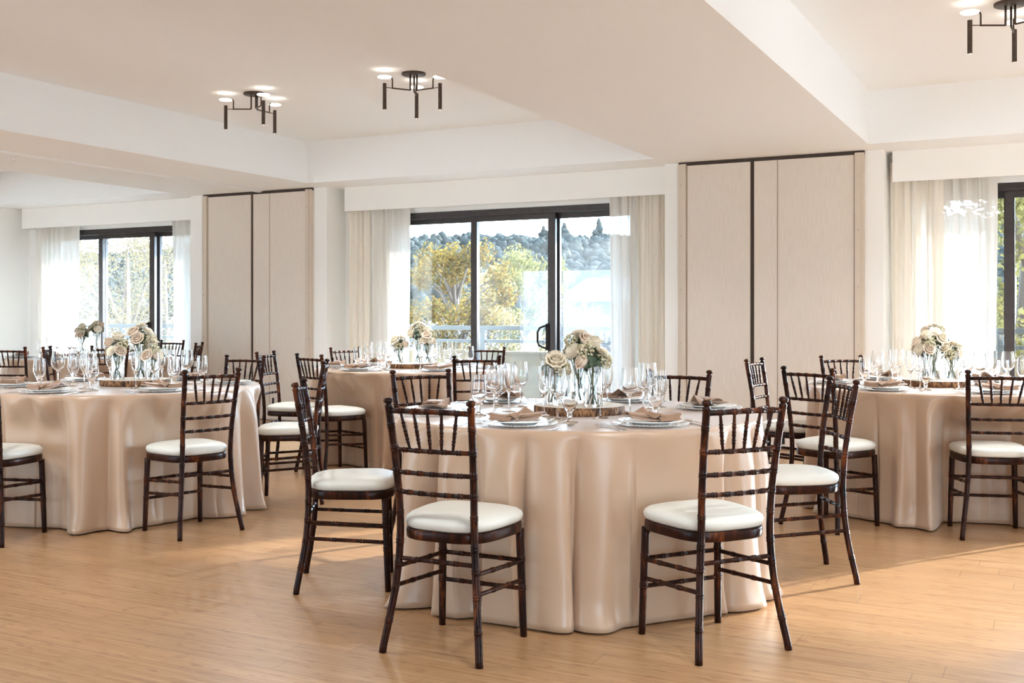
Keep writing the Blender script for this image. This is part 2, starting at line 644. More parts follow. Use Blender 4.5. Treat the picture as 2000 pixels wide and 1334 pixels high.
M['white'] = pbr('white_plastic', (.82, .81, .79), .5)
M['rubber'] = pbr('black_foot', (.02, .02, .02), .7)
M['table'] = pbr('plywood_table', (.45, .33, .2), .6)

# ================================================================== the room
Z_LOW, Z_HIGH = 2.64, 3.085
Y_SOF = 9.335        # face of the soffit along the windows
Y_PIER = 9.71
Y_VAL = 9.84
Y_WIN = 10.10
X_L, X_R = -12.62, 5.2
Y_REAR = -3.5
BEAMS = [(-9.3, -7.295), (-3.33, -1.45), (4.5, 5.1)]
PIERS = [(-9.34, -7.32), (-3.36, -1.38), (4.55, 5.15)]

mb = MB(); mb.box(X_L - .2, X_R, Y_REAR, Y_WIN + .25, -.12, 0)
struct(mb.obj('floor', M['floor'], smooth=False))

mb = MB()
T_ = .25
# low strip along the windows, low field behind, and the beams
mb.box(X_L - .2, X_R, Y_SOF, Y_WIN + .25, Z_LOW, Z_LOW + T_ + .45)
for x0, x1 in BEAMS:
    mb.box(x0, x1, Y_REAR, Y_SOF, Z_LOW, Z_HIGH + .25)
mb.box(X_L - .2, BEAMS[0][0], Y_REAR, 7.19, Z_LOW, Z_HIGH + .25)
mb.box(X_L - .2, X_L + .35, 7.19, Y_SOF, Z_LOW, Z_HIGH + .25)
mb.box(BEAMS[0][1], BEAMS[1][0], Y_REAR, 1.2, Z_LOW, Z_HIGH + .25)
mb.box(BEAMS[1][1], BEAMS[2][0], Y_REAR, 1.2, Z_LOW, Z_HIGH + .25)
mb.box(BEAMS[2][1], X_R, Y_REAR, Y_SOF, Z_LOW, Z_HIGH + .25)
struct(mb.obj('ceiling_beam', M['ceiling'], smooth=False))
mb = MB()
mb.box(X_L - .2, X_R, Y_REAR, Y_WIN + .25, Z_HIGH, Z_HIGH + .2)
struct(mb.obj('ceiling', M['ceiling'], smooth=False))

# window wall: piers, and the wall above and beside each window
WINS = [dict(x0=-12.28, s0=-11.34, s1=-10.40, x1=-9.46),
        dict(x0=-6.66, s0=-5.69, s1=-4.745, x1=-3.80),
        dict(x0=-1.08, s0=-0.43, s1=0.52, x1=3.60)]
Z_HEAD = 2.325
mb = MB()
for x0, x1 in PIERS:
    mb.box(x0, x1, Y_PIER, Y_WIN + .2, 0, Z_LOW)
xs = [X_L - .2]
for i, wn in enumerate(WINS):
    lo = xs[-1]
    mb.box(lo, wn['x0'], Y_WIN - .03, Y_WIN + .2, 0, Z_LOW)
    mb.box(wn['x0'], wn['x1'], Y_WIN - .03, Y_WIN + .2, Z_HEAD, Z_LOW)
    nxt = PIERS[i][0]
    if wn['x1'] < nxt:
        mb.box(wn['x1'], nxt, Y_WIN - .03, Y_WIN + .2, 0, Z_LOW)
    xs.append(PIERS[i][1])
struct(mb.obj('wall_back', M['wall'], smooth=False))
mb = MB(); mb.box(X_L - .2, X_L, Y_REAR, Y_WIN + .2, 0, Z_LOW)
struct(mb.obj('wall_left', M['wall'], smooth=False))
mb = MB()
mb.box(X_L - .2, 2.0, Y_REAR - .2, Y_REAR, 0, .3)
mb.box(X_L - .2, 2.0, Y_REAR - .2, Y_REAR, 2.3, 2.55)
for x0, x1 in ((X_L - .2, -12.0), (-9.6, -8.4), (-6.0, 2.0)):  # unseen openings here are shaped to let fill light in from behind
    mb.box(x0, x1, Y_REAR - .2, Y_REAR, .3, 2.3)
mb.box(X_L - .2, X_R, Y_REAR - .2, Y_REAR, 2.55, Z_HIGH)
struct(mb.obj('wall_rear', M['wall'], smooth=False))
mb = MB()
mb.box(X_R, X_R + .2, Y_REAR, Y_WIN + .2, 2.4, Z_HIGH)
for y0, y1 in ((Y_REAR, 6.2), (7.0, Y_WIN + .2)):  # the unseen opening left here lets in extra side light
    mb.box(X_R, X_R + .2, y0, y1, 0, 2.4)
struct(mb.obj('wall_right', M['wall'], smooth=False))

# boxed valances over the windows
for n_, (vx0, vx1) in enumerate([(-12.49, -9.34), (-7.17, -3.36), (-1.325, 4.55)]):
    mb = MB()
    mb.box(vx0, vx1, Y_VAL, Y_VAL + .02, 2.37, Z_LOW - .001)
    mb.box(vx0, vx0 + .02, Y_VAL + .02, Y_WIN - .03, 2.37, Z_LOW - .001)
    struct(mb.obj('trim_%d' % (n_ + 1), M['wall'], smooth=False))

# partition track down the middle of the first beam, with its joints
mb = MB()
mb.box(-8.275, -8.225, Y_REAR, Y_PIER, Z_LOW - .016, Z_LOW)
mb.box(-8.300, -8.290, Y_REAR, Y_PIER, Z_LOW - .006, Z_LOW)
mb.box(-8.210, -8.200, Y_REAR, Y_PIER, Z_LOW - .006, Z_LOW)
for y in (1.0, 2.2, 3.4, 4.6, 5.8, 7.0, 8.2):
    mb.box(-8.285, -8.215, y, y + .02, Z_LOW - .018, Z_LOW)
struct(mb.obj('trim_4', M['ceiling'], smooth=False))


# ------------------------------------------------------------------ windows
def window(idx, wn, dusts, handle=True):
    x0, x1, s0, s1 = wn['x0'], wn['x1'], wn['s0'], wn['s1']
    root = struct(link('window_%d' % idx, None))
    root.location = ((x0 + x1) / 2, Y_WIN, 0)
    cx = (x0 + x1) / 2

    def part(name, mb_, mat, parent=root):
        mb_.v = [(p[0] - cx, p[1] - Y_WIN, p[2]) for p in mb_.v]
        o = mb_.obj(name, mat, parent, smooth=False)
        return o
    f = MB()
    f.box(x0, x1, Y_WIN - .03, Y_WIN + .16, Z_HEAD - .055, Z_HEAD)
    f.box(x0, x1, Y_WIN - .035, Y_WIN - .02, Z_HEAD - .02, Z_HEAD + .012)
    f.box(x0, x1, Y_WIN - .02, Y_WIN + .16, 0.0, .04)
    f.box(x0, x0 + .05, Y_WIN - .02, Y_WIN + .16, 0.04, Z_HEAD - .055)
    f.box(x1 - .05, x1, Y_WIN - .02, Y_WIN + .16, 0.04, Z_HEAD - .055)
    part('frame', f, M['bronze'])

    def sash(name, a0, a1, y, wl, wr, wt, pane):
        q = MB()
        zt, zb = Z_HEAD - .055, .04
        q.box(a0, a0 + wl, y, y + .04, zb, zt)
        q.box(a1 - wr, a1, y, y + .04, zb, zt)
        q.box(a0 + wl, a1 - wr, y, y + .04, zt - wt, zt)
        q.box(a0 + wl, a1 - wr, y, y + .04, zb, zb + .09)
        o = part(name, q, M['bronze'])
        g = MB()
        g.box(a0 + wl, a1 - wr, y + .016, y + .024, zb + .09, zt - wt)
        part('pane', g, pane, o)
        return o
    sash('fixed_sash', x0 + .05, s0 + .03, Y_WIN + .10, .045, .055, .05, dusts[0])
    sl = sash('sliding_sash', s0 - .012, s1 + .05, Y_WIN + .02, .075, .085, .055, dusts[1])
    sash('fixed_sash', s1 - .005, x1 - .05, Y_WIN + .10, .07, .045, .05, dusts[2])
    if handle:
        h = MB()
        hx, hz = s1 - .035, .98
        h.tube([(hx, Y_WIN + .02, hz + .115), (hx - .015, Y_WIN - .025, hz + .115), (hx - .07, Y_WIN - .03, hz + .095),
                (hx - .095, Y_WIN - .03, hz + .05), (hx - .095, Y_WIN - .03, hz - .05), (hx - .075, Y_WIN - .03, hz - .09),
                (hx - .015, Y_WIN - .025, hz - .115), (hx, Y_WIN + .02, hz - .115)], .011, 8)
        h.box(hx - .02, hx + .02, Y_WIN + .005, Y_WIN + .02, hz - .14, hz + .14)
        part('handle', h, M['dark'], sl)
    return root


window(1, WINS[0], (M['pane'], M['pane_light_dust'], M['pane_light_dust']))
window(2, WINS[1], (M['pane'], M['pane_light_dust'], M['pane_dusty']))
window(3, WINS[2], (M['pane'], M['pane'], M['pane']), handle=False)


# ------------------------------------------------------------------ curtains
def curtain(name, label, x0, x1, y, nf, amp, mat, seed, group, z1=2.55, flare=0.0):
    rnd = random.Random(seed)
    ph = rnd.random() * 6
    w_ = x1 - x0

    def fn(u, v):
        z = .015 + (z1 - .015) * v
        spread = 1 + flare * (1 - v) ** 2
        uu = u + .018 * math.sin(u * 23 + ph)
        s = math.sin(2 * PI * nf * uu + ph + .35 * math.sin(v * 3 + u * 5))
        s2 = math.sin(2 * PI * nf * 2.3 * uu + ph * 2)
        yy = y + amp * (.75 * s + .3 * s2 * (.4 + .6 * v)) * (.85 + .15 * (1 - v))
        return (x0 + w_ * u * spread + .01 * math.sin(v * 4 + u * 17), yy, z)
    mb_ = MB()
    mb_.grid(fn, int(nf * 14), 24)
    o = mb_.obj(name, mat)
    return tag(o, label, 'curtain', group)


GC = 'curtains hanging at the windows'
YC = 9.965
curtain('sheer_curtain', 'white sheer curtain glowing at the window nearest the side wall', -12.38, -11.55, YC + .01, 9, .03, M['sheer'], 1, GC)
curtain('sheer_curtain', 'narrow white sheer tied slack beside the narrow partition', -9.86, -9.37, YC, 5, .035, M['sheer'], 2, GC, flare=.0)
curtain('drape_curtain', 'cream opaque drape bunched beside the narrow partition pier', -7.19, -6.92, YC - .02, 4, .035, M['cream'], 3, GC)
curtain('sheer_curtain', 'wide white sheer on the middle window beside the cream drape', -6.90, -6.40, YC, 6, .03, M['sheer'], 4, GC)
curtain('sheer_curtain', 'white sheer on the middle window, beside the dusty pane', -4.02, -3.74, YC, 4, .03, M['sheer'], 5, GC)
curtain('drape_curtain', 'cream drape with deep folds against the wide partition pier', -3.72, -3.385, YC - .02, 5, .035, M['cream'], 6, GC)
curtain('drape_curtain', 'cream drape gathered past the wide partition, its far side', -1.35, -.93, YC - .02, 5, .035, M['cream'], 7, GC)
curtain('sheer_curtain', 'white sheer hanging before the olive tree window', -.99, -.505, YC + .05, 5, .03, M['sheer'], 8, GC)


# ------------------------------------------------------------------ folding partitions standing against the piers
def partition(x0, x1, gap, seam, who):
    y1 = Y_PIER
    yf = Y_PIER - .035
    zt = Z_LOW - .035
    grp = 'folding partition leaves'
    leaves = [(x0 + .085, gap - .018, 'outer leaf of the %s partition, beside its dark gap' % who),
              (gap + .018, seam - .002, 'slim middle leaf of the %s partition between gap and seam' % who),
              (seam + .002, x1 - .085, 'broad leaf of the %s partition beyond the thin seam' % who)]
    for a0, a1, lab in leaves:
        r = thing('partition_leaf', 'beige fabric ' + lab, 'partition', ((a0 + a1) / 2, y1, 0), 0, grp)
        q = MB(); h = (a1 - a0) / 2
        q.box(-h, h, yf - y1, -.002, .025, zt)
        q.obj('panel', M['panel'], r, smooth=False)
        q = MB()
        q.box(-h, -h + .006, yf - y1 - .003, yf - y1, .025, zt)
        q.box(h - .006, h, yf - y1 - .003, yf - y1, .025, zt)
        q.box(-h, h, yf - y1 - .003, -.002, .012, .025)
        q.obj('edge_strip', M['panel_edge'], r, smooth=False)
        if a1 - a0 > .5:
            q = MB()
            xb = -h + .05 if lab.startswith('outer') is False else h - .06
            q.box(xb - .012, xb + .012, yf - y1 - .006, yf - y1, .05, .26)
            q.obj('floor_bolt', M['dark'], r, smooth=False)
    for a0, a1, side in ((x0, x0 + .08, 'window side'), (x1 - .08, x1, 'far side')):
        r = thing('edge_post', 'beige jamb strip with screws on the %s partition, %s' % (who, side), 'jamb', ((a0 + a1) / 2, y1, 0), 0, 'partition jamb strips')
        q = MB()
        q.box(-.04, .04, yf - y1 - .012, -.002, .0, zt + .015)
        q.box(-.012 if side == 'window side' else -.036, .036 if side == 'window side' else .012, yf - y1 - .022, yf - y1 - .012, 0, zt + .015)
        q.obj('strip', M['panel_edge'], r, smooth=False)
        for z in (.45, .95, 1.45, 1.95, 2.42):
            s_ = MB()
            s_.tube([(-.005, yf - y1 - .027, z), (-.005, yf - y1 - .012, z)], .006, 8)
            s_.obj('screw', M['steel'], r)
    q = MB()  # dark filler standing in for shade above the leaves and in their gap
    q.box(x0, x1, yf + .005, y1 - .001, zt + .004, Z_LOW - .001)
    q.box(gap - .018, gap + .018, yf + .012, y1 - .001, 0, zt + .004)
    o = struct(q.obj('trim_%d' % (5 if who == 'narrow' else 6), M['gapshade'], smooth=False))


partition(-9.115, -7.50, -8.36, -8.10, 'narrow')
partition(-3.215, -1.535, -2.515, -2.285, 'wide')


# ------------------------------------------------------------------ ceiling lights
LAMP_W = 22.0


def fixture(x, y, angs, label):
    r = thing('ceiling_light', label, 'ceiling light', (x, y, Z_HIGH), 0, 'three-armed ceiling lights')
    q = MB(); q.lathe([(0, 0), (.094, 0), (.094, -.014), (.086, -.018), (0, -.018)], 32)
    q.obj('canopy', M['darkmetal'], r, sharp=30)
    zb = -.135
    for a_ in angs:
        c, s = math.cos(a_), math.sin(a_)
        q = MB()
        q.tube([(.03 * c, .03 * s, -.018), (.03 * c, .03 * s, zb)], .0065, 10)
        q.tube([(.03 * c, .03 * s, zb), (.185 * c, .185 * s, zb)], .0055, 10)
        q.tube([(.185 * c, .185 * s, zb), (.235 * c, .235 * s, zb)], .003, 8)
        q.tube([(.180 * c, .180 * s, zb), (.180 * c, .180 * s, zb + .065), (.186 * c, .186 * s, zb + .080), (.20 * c, .20 * s, zb + .083)], .0055, 10)
        arm = q.obj('arm', M['darkmetal'], r)
        t = MB()
        tx, ty = .245 * c, .245 * s
        t.lathe([(.0125, -.105 + .0), (.0145, -.105), (.0145, -.305), (.0125, -.305), (.0125, -.299), (.0125, -.11)], 20, (tx, ty, 0), closed=True)
        tb = t.obj('tube', M['darkmetal'], arm, sharp=40)
        g = MB()
        g.lathe([(0, -.128), (.0123, -.128)], 20, (tx, ty, 0))
        g.lathe([(0, -.290), (.0123, -.290)], 20, (tx, ty, 0))
        g.obj('lamp_face', M['lampglow'], arm)
        sl = bpy.data.lights.new('tube_downlight', 'SPOT')
        sl.energy = LAMP_W
        sl.color = (.95, 1.0, 1.02)
        sl.spot_size = math.radians(150)
        sl.spot_blend = .6
        sl.shadow_soft_size = .03
        so = bpy.data.objects.new('tube_downlight', sl)
        COL.objects.link(so)
        so.parent = arm
        so.location = (tx, ty, -.310)
        d = MB()
        d.lathe([(0, -.046), (.010, -.046), (.010, -.050), (.05, -.052), (.055, -.056), (.05, -.062), (.02, -.067), (0, -.068)], 28, (tx, ty, 0))
        d.obj('shade_disc', M['opal'], arm)
    return r


def arot(px_deg):
    return math.radians(px_deg) + YAW


fixture(-6.08, 7.07, [arot(180), arot(-60), arot(60)], 'bronze ceiling light on the tray edge, farthest from the wide beam')
fixture(-4.48, 7.05, [arot(90), arot(-150), arot(-30)], 'bronze ceiling light tucked beside the wide beam')
fixture(-0.28, 7.10, [arot(180), arot(-60), arot(60)], 'bronze ceiling light partly outside the picture, beyond the wide beam')

for fx_, fy_, fl_ in ((1.40, 7.10, 'added bronze ceiling light beyond the picture edge'), (-6.08, 2.6, 'added bronze ceiling light over the open floor behind the picture'),
                      (-4.48, 2.6, 'second added bronze ceiling light over the open floor behind the picture'), (-.28, 2.6, 'added bronze ceiling light above the photographer'),
                      (1.40, 2.6, 'added bronze ceiling light beside the photographer')):
    fixture(fx_, fy_, [arot(180), arot(-60), arot(60)], fl_)  # lamps added out of view to brighten the room

r = thing('sprinkler_head', 'small white sprinkler head beside the ceiling track', 'sprinkler', (-8.42, 6.55, Z_LOW), 0)
q = MB(); q.lathe([(0, 0), (.03, 0), (.03, -.006), (.012, -.01), (.009, -.035), (.022, -.037), (.022, -.04), (0, -.04)], 16)
q.obj('body', M['white'], r)

# ================================================================== outside
mb = MB(); mb.box(-40, 30, Y_WIN + .16, 12.0, -.25, -.03)
struct(mb.obj('balcony_floor', M['deck'], smooth=False))
mb = MB(); mb.box(-40, 30, 11.62, 11.74, -.03, .735); mb.box(-40, 30, 11.59, 11.77, .735, .765)
struct(mb.obj('wall_balcony', M['stucco'], smooth=False))
mb = MB(); mb.box(-40, 30, Y_WIN + .2, 11.72, 2.52, 2.75); mb.box(-40, 30, 11.6, 11.72, 2.46, 2.52)
struct(mb.obj('balcony_roof', M['ceiling'], smooth=False))


def railing(x0, x1, label):
    r = thing('balcony_railing', label, 'railing', ((x0 + x1) / 2, 11.68, .765), 0, 'balcony railings')
    h = (x1 - x0) / 2
    q = MB(); q.box(-h, h, -.025, .025, .255, .31); q.obj('top_rail', M['rail'], r, smooth=False)
    q = MB(); q.box(-h, h, -.02, .02, .10, .14); q.obj('mid_rail', M['rail'], r, smooth=False)
    npost = max(2, int(round((x1 - x0) / 1.45)) + 1)
    for i in range(npost):
        x = -h + .03 + (2 * h - .06) * i / (npost - 1)
        q = MB(); q.box(x - .032, x + .032, -.03, .03, 0, .255); q.obj('post', M['rail'], r, smooth=False)
    sc = MB()
    n = int((x1 - x0) / .145)
    for row, zc, rr in ((0, .197, .045), (1, .05, .038)):
        for i in range(n):
            cx = -h + .11 + i * .145
            sg = 1 if i % 2 else -1
            pts = []
            for k in range(15):
                t = k / 14
                a_ = sg * (t * 2.2 * PI) + (0 if sg > 0 else PI)
                ra = rr * (1 - .62 * t)
                pts.append((cx + ra * math.cos(a_), 0, zc + ra * math.sin(a_)))
            sc.tube(pts, .005, 5)
    sc.obj('scrollwork', M['rail'], r)
    return r


railing(-15.6, -9.6, 'pale painted railing with scrollwork outside the window beside the side wall')
railing(-9.5, -3.3, 'pale painted railing with scrollwork outside the middle window')
railing(-3.2, 3.4, 'pale painted railing outside the window with the olive tree')

def ray(px, Y):
    """the X that lies in the direction of picture column px at room depth Y"""
    k = (px - 1000) / FPX
    return Y * (FX + k * RX) / (FY + k * RY)


# land outside
mb = MB()


def landz(x, y):
    z = -4.5
    z += 10.0 * max(0, min(1, (y - 75) / 95)) ** 1.2
    t = max(0, min(1, (y - 150) / 120))
    z += (14.0 + 2.5 * noise.noise(Vector((x * .012, .3, 1.2))) + 1.0 * noise.noise(Vector((x * .05, .7, 4)))) * (t * t * (3 - 2 * t))
    z += 1.2 * noise.noise(Vector((x * .03, y * .03, 0)))
    if y > 275:
        z -= (y - 275) * .15
    return z


mb.grid(lambda u, v: (-600 + 800 * u, 14 + 346 * v, landz(-600 + 800 * u, 14 + 346 * v)), 160, 90)
o = mb.obj('ground_terrain', M['hill'])
struct(o)

ico_v, ico_f = None, None


def ico():
    t = (1 + 5 ** .5) / 2
    v = [(-1, t, 0), (1, t, 0), (-1, -t, 0), (1, -t, 0), (0, -1, t), (0, 1, t), (0, -1, -t), (0, 1, -t), (t, 0, -1), (t, 0, 1), (-t, 0, -1), (-t, 0, 1)]
    v = [Vector(p).normalized() for p in v]
    f = [(0, 11, 5), (0, 5, 1), (0, 1, 7), (0, 7, 10), (0, 10, 11), (1, 5, 9), (5, 11, 4), (11, 10, 2), (10, 7, 6), (7, 1, 8),
         (3, 9, 4), (3, 4, 2), (3, 2, 6), (3, 6, 8), (3, 8, 9), (4, 9, 5), (2, 4, 11), (6, 2, 10), (8, 6, 7), (9, 8, 1)]
    cache = {}
    nf = []

    def mid(a_, b_):
        k = (min(a_, b_), max(a_, b_))
        if k not in cache:
            cache[k] = len(v)
            v.append(((v[a_] + v[b_]) / 2).normalized())
        return cache[k]
    for a_, b_, c_ in f:
        ab, bc, ca = mid(a_, b_), mid(b_, c_), mid(c_, a_)
        nf += [(a_, ab, ca), (b_, bc, ab), (c_, ca, bc), (ab, bc, ca)]
    return v, nf


ico_v, ico_f = ico()


def blob(mb_, c, rx, rz, rnd):
    verts = []
    for p in ico_v:
        k = 1 + rnd.uniform(-.22, .22)
        verts.append((c[0] + p.x * rx * k, c[1] + p.y * rx * k, c[2] + p.z * rz * k))
    mb_.add(verts, ico_f)


rnd = random.Random(3)
mb = MB()
n_ = 0
while n_ < 7000:
    x, y = rnd.uniform(-340, 40), rnd.uniform(128, 282)
    ratio = x / y
    if not (-.76 < ratio < -.28 or -1.28 < ratio < -.90 or -.16 < ratio < .12):
        continue
    if -.5 < ratio < -.36 and y < 160:
        continue
    if any(abs(x - ray(p_, 268)) < 5 and abs(y - 268) < 5 for p_ in (1103, 1168, 1062)):
        continue
    rr = rnd.uniform(.7, 1.7)
    blob(mb, (x, y, landz(x, y) + rr * .8), rr, rr * rnd.uniform(1.0, 1.7), rnd)
    n_ += 1
o = mb.obj('hillside_forest', M['pineleaf'])
o['kind'] = 'stuff'
tag(o, 'haze-tinted blue green forest of small pines covering the far hillside', 'forest')


def leaf_cloud(mb_, clusters, n, size, rnd):
    for _ in range(n):
        c, r_ = rnd.choice(clusters)
        d = Vector((rnd.gauss(0, 1), rnd.gauss(0, 1), rnd.gauss(0, 1))).normalized() * (rnd.random() ** .45) * r_
        p = Vector(c) + d
        nrm = Vector((rnd.gauss(0, 1), rnd.gauss(0, 1), rnd.gauss(0, 1) + .6)).normalized()
        u = nrm.orthogonal().normalized()
        u = (Matrix.Rotation(rnd.random() * 6.28, 3, nrm) @ u)
        v = nrm.cross(u)
        s = size * rnd.uniform(.6, 1.3)
        mb_.add([p - u * s, p + v * s * .55 - u * s * .1, p + u * s, p - v * s * .55 - u * s * .1], [(0, 1, 2, 3)])


def tree(name, label, x, y, zg, h, wid, mat, seed, n=5000, size=.12, group='trees beyond the balcony', nclust=26, low=.25):
    rnd = random.Random(seed)
    r = thing(name, label, 'tree', (x, y, zg), 0, group)
    tr = MB()
    tr.tube([(0, 0, -.3), (.1, .05, h * .3), (-.05, .1, h * .6), (.05, 0, h * .85)], [.16 * h / 6, .13 * h / 6, .08 * h / 6, .03 * h / 6], 8)
    cl = []
    for i in range(nclust):
        zz = h * rnd.uniform(low, .93)
        prof = math.sin(PI * min(1, (zz / h - low) / (1 - low) * .86 + .12)) ** .7
        a_ = rnd.random() * 6.28
        rr = wid * .5 * prof * rnd.uniform(.35, 1.0)
        c = Vector((rr * math.cos(a_), rr * math.sin(a_), zz))
        cl.append((c, wid * rnd.uniform(.10, .19) * (26 / nclust) ** .4))
        tr.tube([(0, 0, max(.1, zz - wid * .28)), (c.x * .5, c.y * .5, zz - wid * .08), tuple(c)], [.035 * h / 6, .022 * h / 6, .008 * h / 6], 5)
    tr.obj('trunk', M['trunk'], r)
    lf = MB()
    leaf_cloud(lf, cl, n, size, rnd)
    lf.obj('foliage', mat, r, smooth=False)
    return r


def bush(name, label, x, y, zg, h, wid, mat, seed, n=3000, size=.1, group='shrubs beyond the balcony'):
    rnd = random.Random(seed)
    r = thing(name, label, 'shrub', (x, y, zg), 0, group)
    st = MB()
    cl = []
    for i in range(18):
        a_ = rnd.random() * 6.28
        rr = wid * .5 * rnd.uniform(.1, .95)
        c = Vector((rr * math.cos(a_), rr * math.sin(a_), h * rnd.uniform(.3, .9)))
        cl.append((c, wid * rnd.uniform(.12, .2)))
        st.tube([(c.x * .1, c.y * .1, -.2), (c.x * .6, c.y * .6, c.z * .6), tuple(c)], [.04, .025, .01], 5)
    st.obj('stem', M['trunk'], r)
    lf = MB(); leaf_cloud(lf, cl, n, size, rnd)
    lf.obj('foliage', mat, r, smooth=False)
    return r


# middle window
tree('autumn_tree', 'tall yellow autumn tree behind the slim window mullion', ray(890, 26), 26, -4.5, 8.0, 4.4, M['yellowleaf'], 11, 26000, 0.055, nclust=80, low=.12)
tree('autumn_tree', 'slender pale gold tree in the middle of the sliding pane', ray(955, 30), 30, -4.5, 7.6, 3.4, M['paleleaf'], 12, 14000, 0.055, nclust=60)
tree('olive_tree', 'round grey-green tree beside the thick window jamb', ray(1030, 38), 38, -4.5, 8.6, 5.0, M['oliveleaf'], 13, 20000, 0.066, nclust=70)
bush('autumn_shrub', 'low yellow-green shrub crowding the railing at the sliding pane', ray(985, 22), 22, -4.5, 5.2, 4.6, M['paleleaf'], 14, 16000, 0.059)
bush('autumn_shrub', 'dense golden shrub low behind the slim mullion', ray(872, 17), 17, -4.5, 5.3, 3.0, M['yellowleaf'], 15, 14000, 0.059)
bush('bare_brush', 'grey bare brush behind the dusty pane', ray(1120, 34), 34, -4.5, 6.2, 6.0, M['greyleaf'], 16, 18000, 0.059)
bush('bare_brush', 'grey brush beside the sheer curtain in the dusty pane', ray(1190, 42), 42, -4.5, 6.4, 5.0, M['greyleaf'], 17, 16000, 0.059)
# window by the side wall
tree('autumn_tree', 'pale yellow tree filling the window beside the side wall', ray(245, 17), 17, -4.5, 8.2, 6.5, M['dimleaf'], 21, 56000, 0.028, low=.2, nclust=40)
tree('autumn_tree', 'pale tree seen between jamb and sheer by the side wall', ray(320, 25.5), 25.5, -4.5, 8.8, 4.4, M['dimleaf'], 22, 26000, 0.034)
# window past the wide partition
tree('olive_tree', 'dark olive tree outside the window past the wide partition', ray(2010, 14.5), 14.5, -4.5, 9.0, 4.6, M['oliveleaf'], 31, 28000, 0.050, low=.2, nclust=44)
tree('olive_tree', 'shaded olive tree behind another, past the wide partition', ray(1975, 19), 19, -4.5, 8.6, 5.0, M['oliveleaf'], 32, 18000, 0.059)
# lone pines on the ridge
for px, h_, lab, sd in ((1103, 7.0, 'dark pine alone on the ridge beside the thick jamb', 41), (1168, 8.0, 'tall pine on the ridge above the pale roof', 42),
                        (1062, 6.0, 'small pine on the ridge against the thick jamb', 43)):
    X = ray(px, 268)
    rr = thing('ridge_pine', lab, 'tree', (X, 268, landz(X, 268) - .5), 0, 'pines on the ridge')
    tk = MB(); tk.tube([(0, 0, 0), (0, 0, h_ * .9)], [.25, .06], 6); tk.obj('trunk', M['trunk'], rr)
    fm = MB(); rd = random.Random(sd)
    for i in range(9):
        t = i / 8
        blob(fm, (rd.uniform(-.4, .4), rd.uniform(-.4, .4), h_ * (.25 + .75 * t)), 2.3 * (1 - .75 * t), 1.0, rd)
    fm.obj('foliage', M['pineleaf'], rr)
# long pale roof below the hill
X0, X1 = ray(1092, 95), ray(1215, 95)
r = thing('long_building', 'long low building with a pale roof below the hill', 'building', ((X0 + X1) / 2, 95, landz((X0 + X1) / 2, 95)), 0)
zz = landz((X0 + X1) / 2, 95)
q = MB(); h = (X1 - X0) / 2
q.box(-h, h, 0, 10, -1, 2.6 - zz); q.obj('wall', M['greyleaf'], r, smooth=False)
q = MB(); q.add([(-h - .5, -1, 2.5 - zz), (h + .5, -1, 2.5 - zz), (h - 2, 6, 4.9 - zz), (-h + .5, 6, 5.0 - zz), (-h - .5, 12, 2.6 - zz), (h + .5, 12, 2.6 - zz)],
                [(0, 1, 2, 3), (3, 2, 5, 4), (0, 3, 4), (1, 5, 2), (0, 4, 5, 1)])
q.obj('roof', M['roofpale'], r, smooth=False)
# power lines
for k, (za, zb_) in enumerate(((4.9, 4.35), (4.35, 3.95))):
    q = MB()
    xa, xb = ray(930, 60), ray(1130, 60)
    pts = [(xa + (xb - xa) * t, 60, za + (zb_ - za) * t - 1.0 * math.sin(PI * t) * .12) for t in [i / 12 for i in range(13)]]
    q.tube(pts, .018, 5)
    tag(q.obj('power_line', M['dark']), ('upper' if k == 0 else 'lower') + ' thin power line crossing the valley outside', 'cable', 'power lines')

# ================================================================== chairs
def lerp_path(tab, z):
    for (z0, *a_), (z1, *b_) in zip(tab[:-1], tab[1:]):
        if z <= z1:
            t = (z - z0) / (z1 - z0)
            return [p + (q_ - p) * t for p, q_ in zip(a_, b_)]
    return list(tab[-1][1:])


def smooth_path(tab, z):
    ws, acc = 0, [0, 0]
    for dz in (-.04, -.02, 0, .02, .04):
        zz = min(max(z + dz, tab[0][0]), tab[-1][0])
        p = lerp_path(tab, zz)
        acc[0] += p[0]; acc[1] += p[1]; ws += 1
    return acc[0] / ws, acc[1] / ws


POST = [(0, .1975, 0.0), (.10, .183, .020), (.22, .166, .040), (.33, .156, .050), (.45, .150, .052), (.58, .153, .044), (.73, .160, .024), (.90, .168, -.006)]


def post_xy(z):
    return smooth_path(POST, z)


def turned(mb_, p0, p1, r, nodes=(), rn=None, seg=10, double=True, taper=None, bow=None):
    """a turned rod with raised rings; nodes are fractions of the length"""
    p0, p1 = Vector(p0), Vector(p1)
    L = (p1 - p0).length
    rn = rn or r * 1.22
    ts = {0.0: r, 1.0: r}
    for i in range(1, 12):
        ts[i / 12] = r
    if taper:
        for t in list(ts):
            ts[t] = r * taper(t)
    w_ = .0030 / L
    for n in nodes:
        offs = (-.0055 / L, .0055 / L) if double else (0,)
        for of in offs:
            c = n + of
            base = r * taper(c) if taper else r
            for q_, k in ((-1.15, 0), (-.6, 1), (.6, 1), (1.15, 0)):
                ts[c + q_ * w_] = base + (rn - r) * k
    keys = sorted(ts)
    pts = []
    for t in keys:
        p = p0.lerp(p1, t)
        if bow:
            p = p + Vector(bow) * (4 * t * (1 - t))
        pts.append(p)
    mb_.tube(pts, [ts[t] for t in keys], seg)


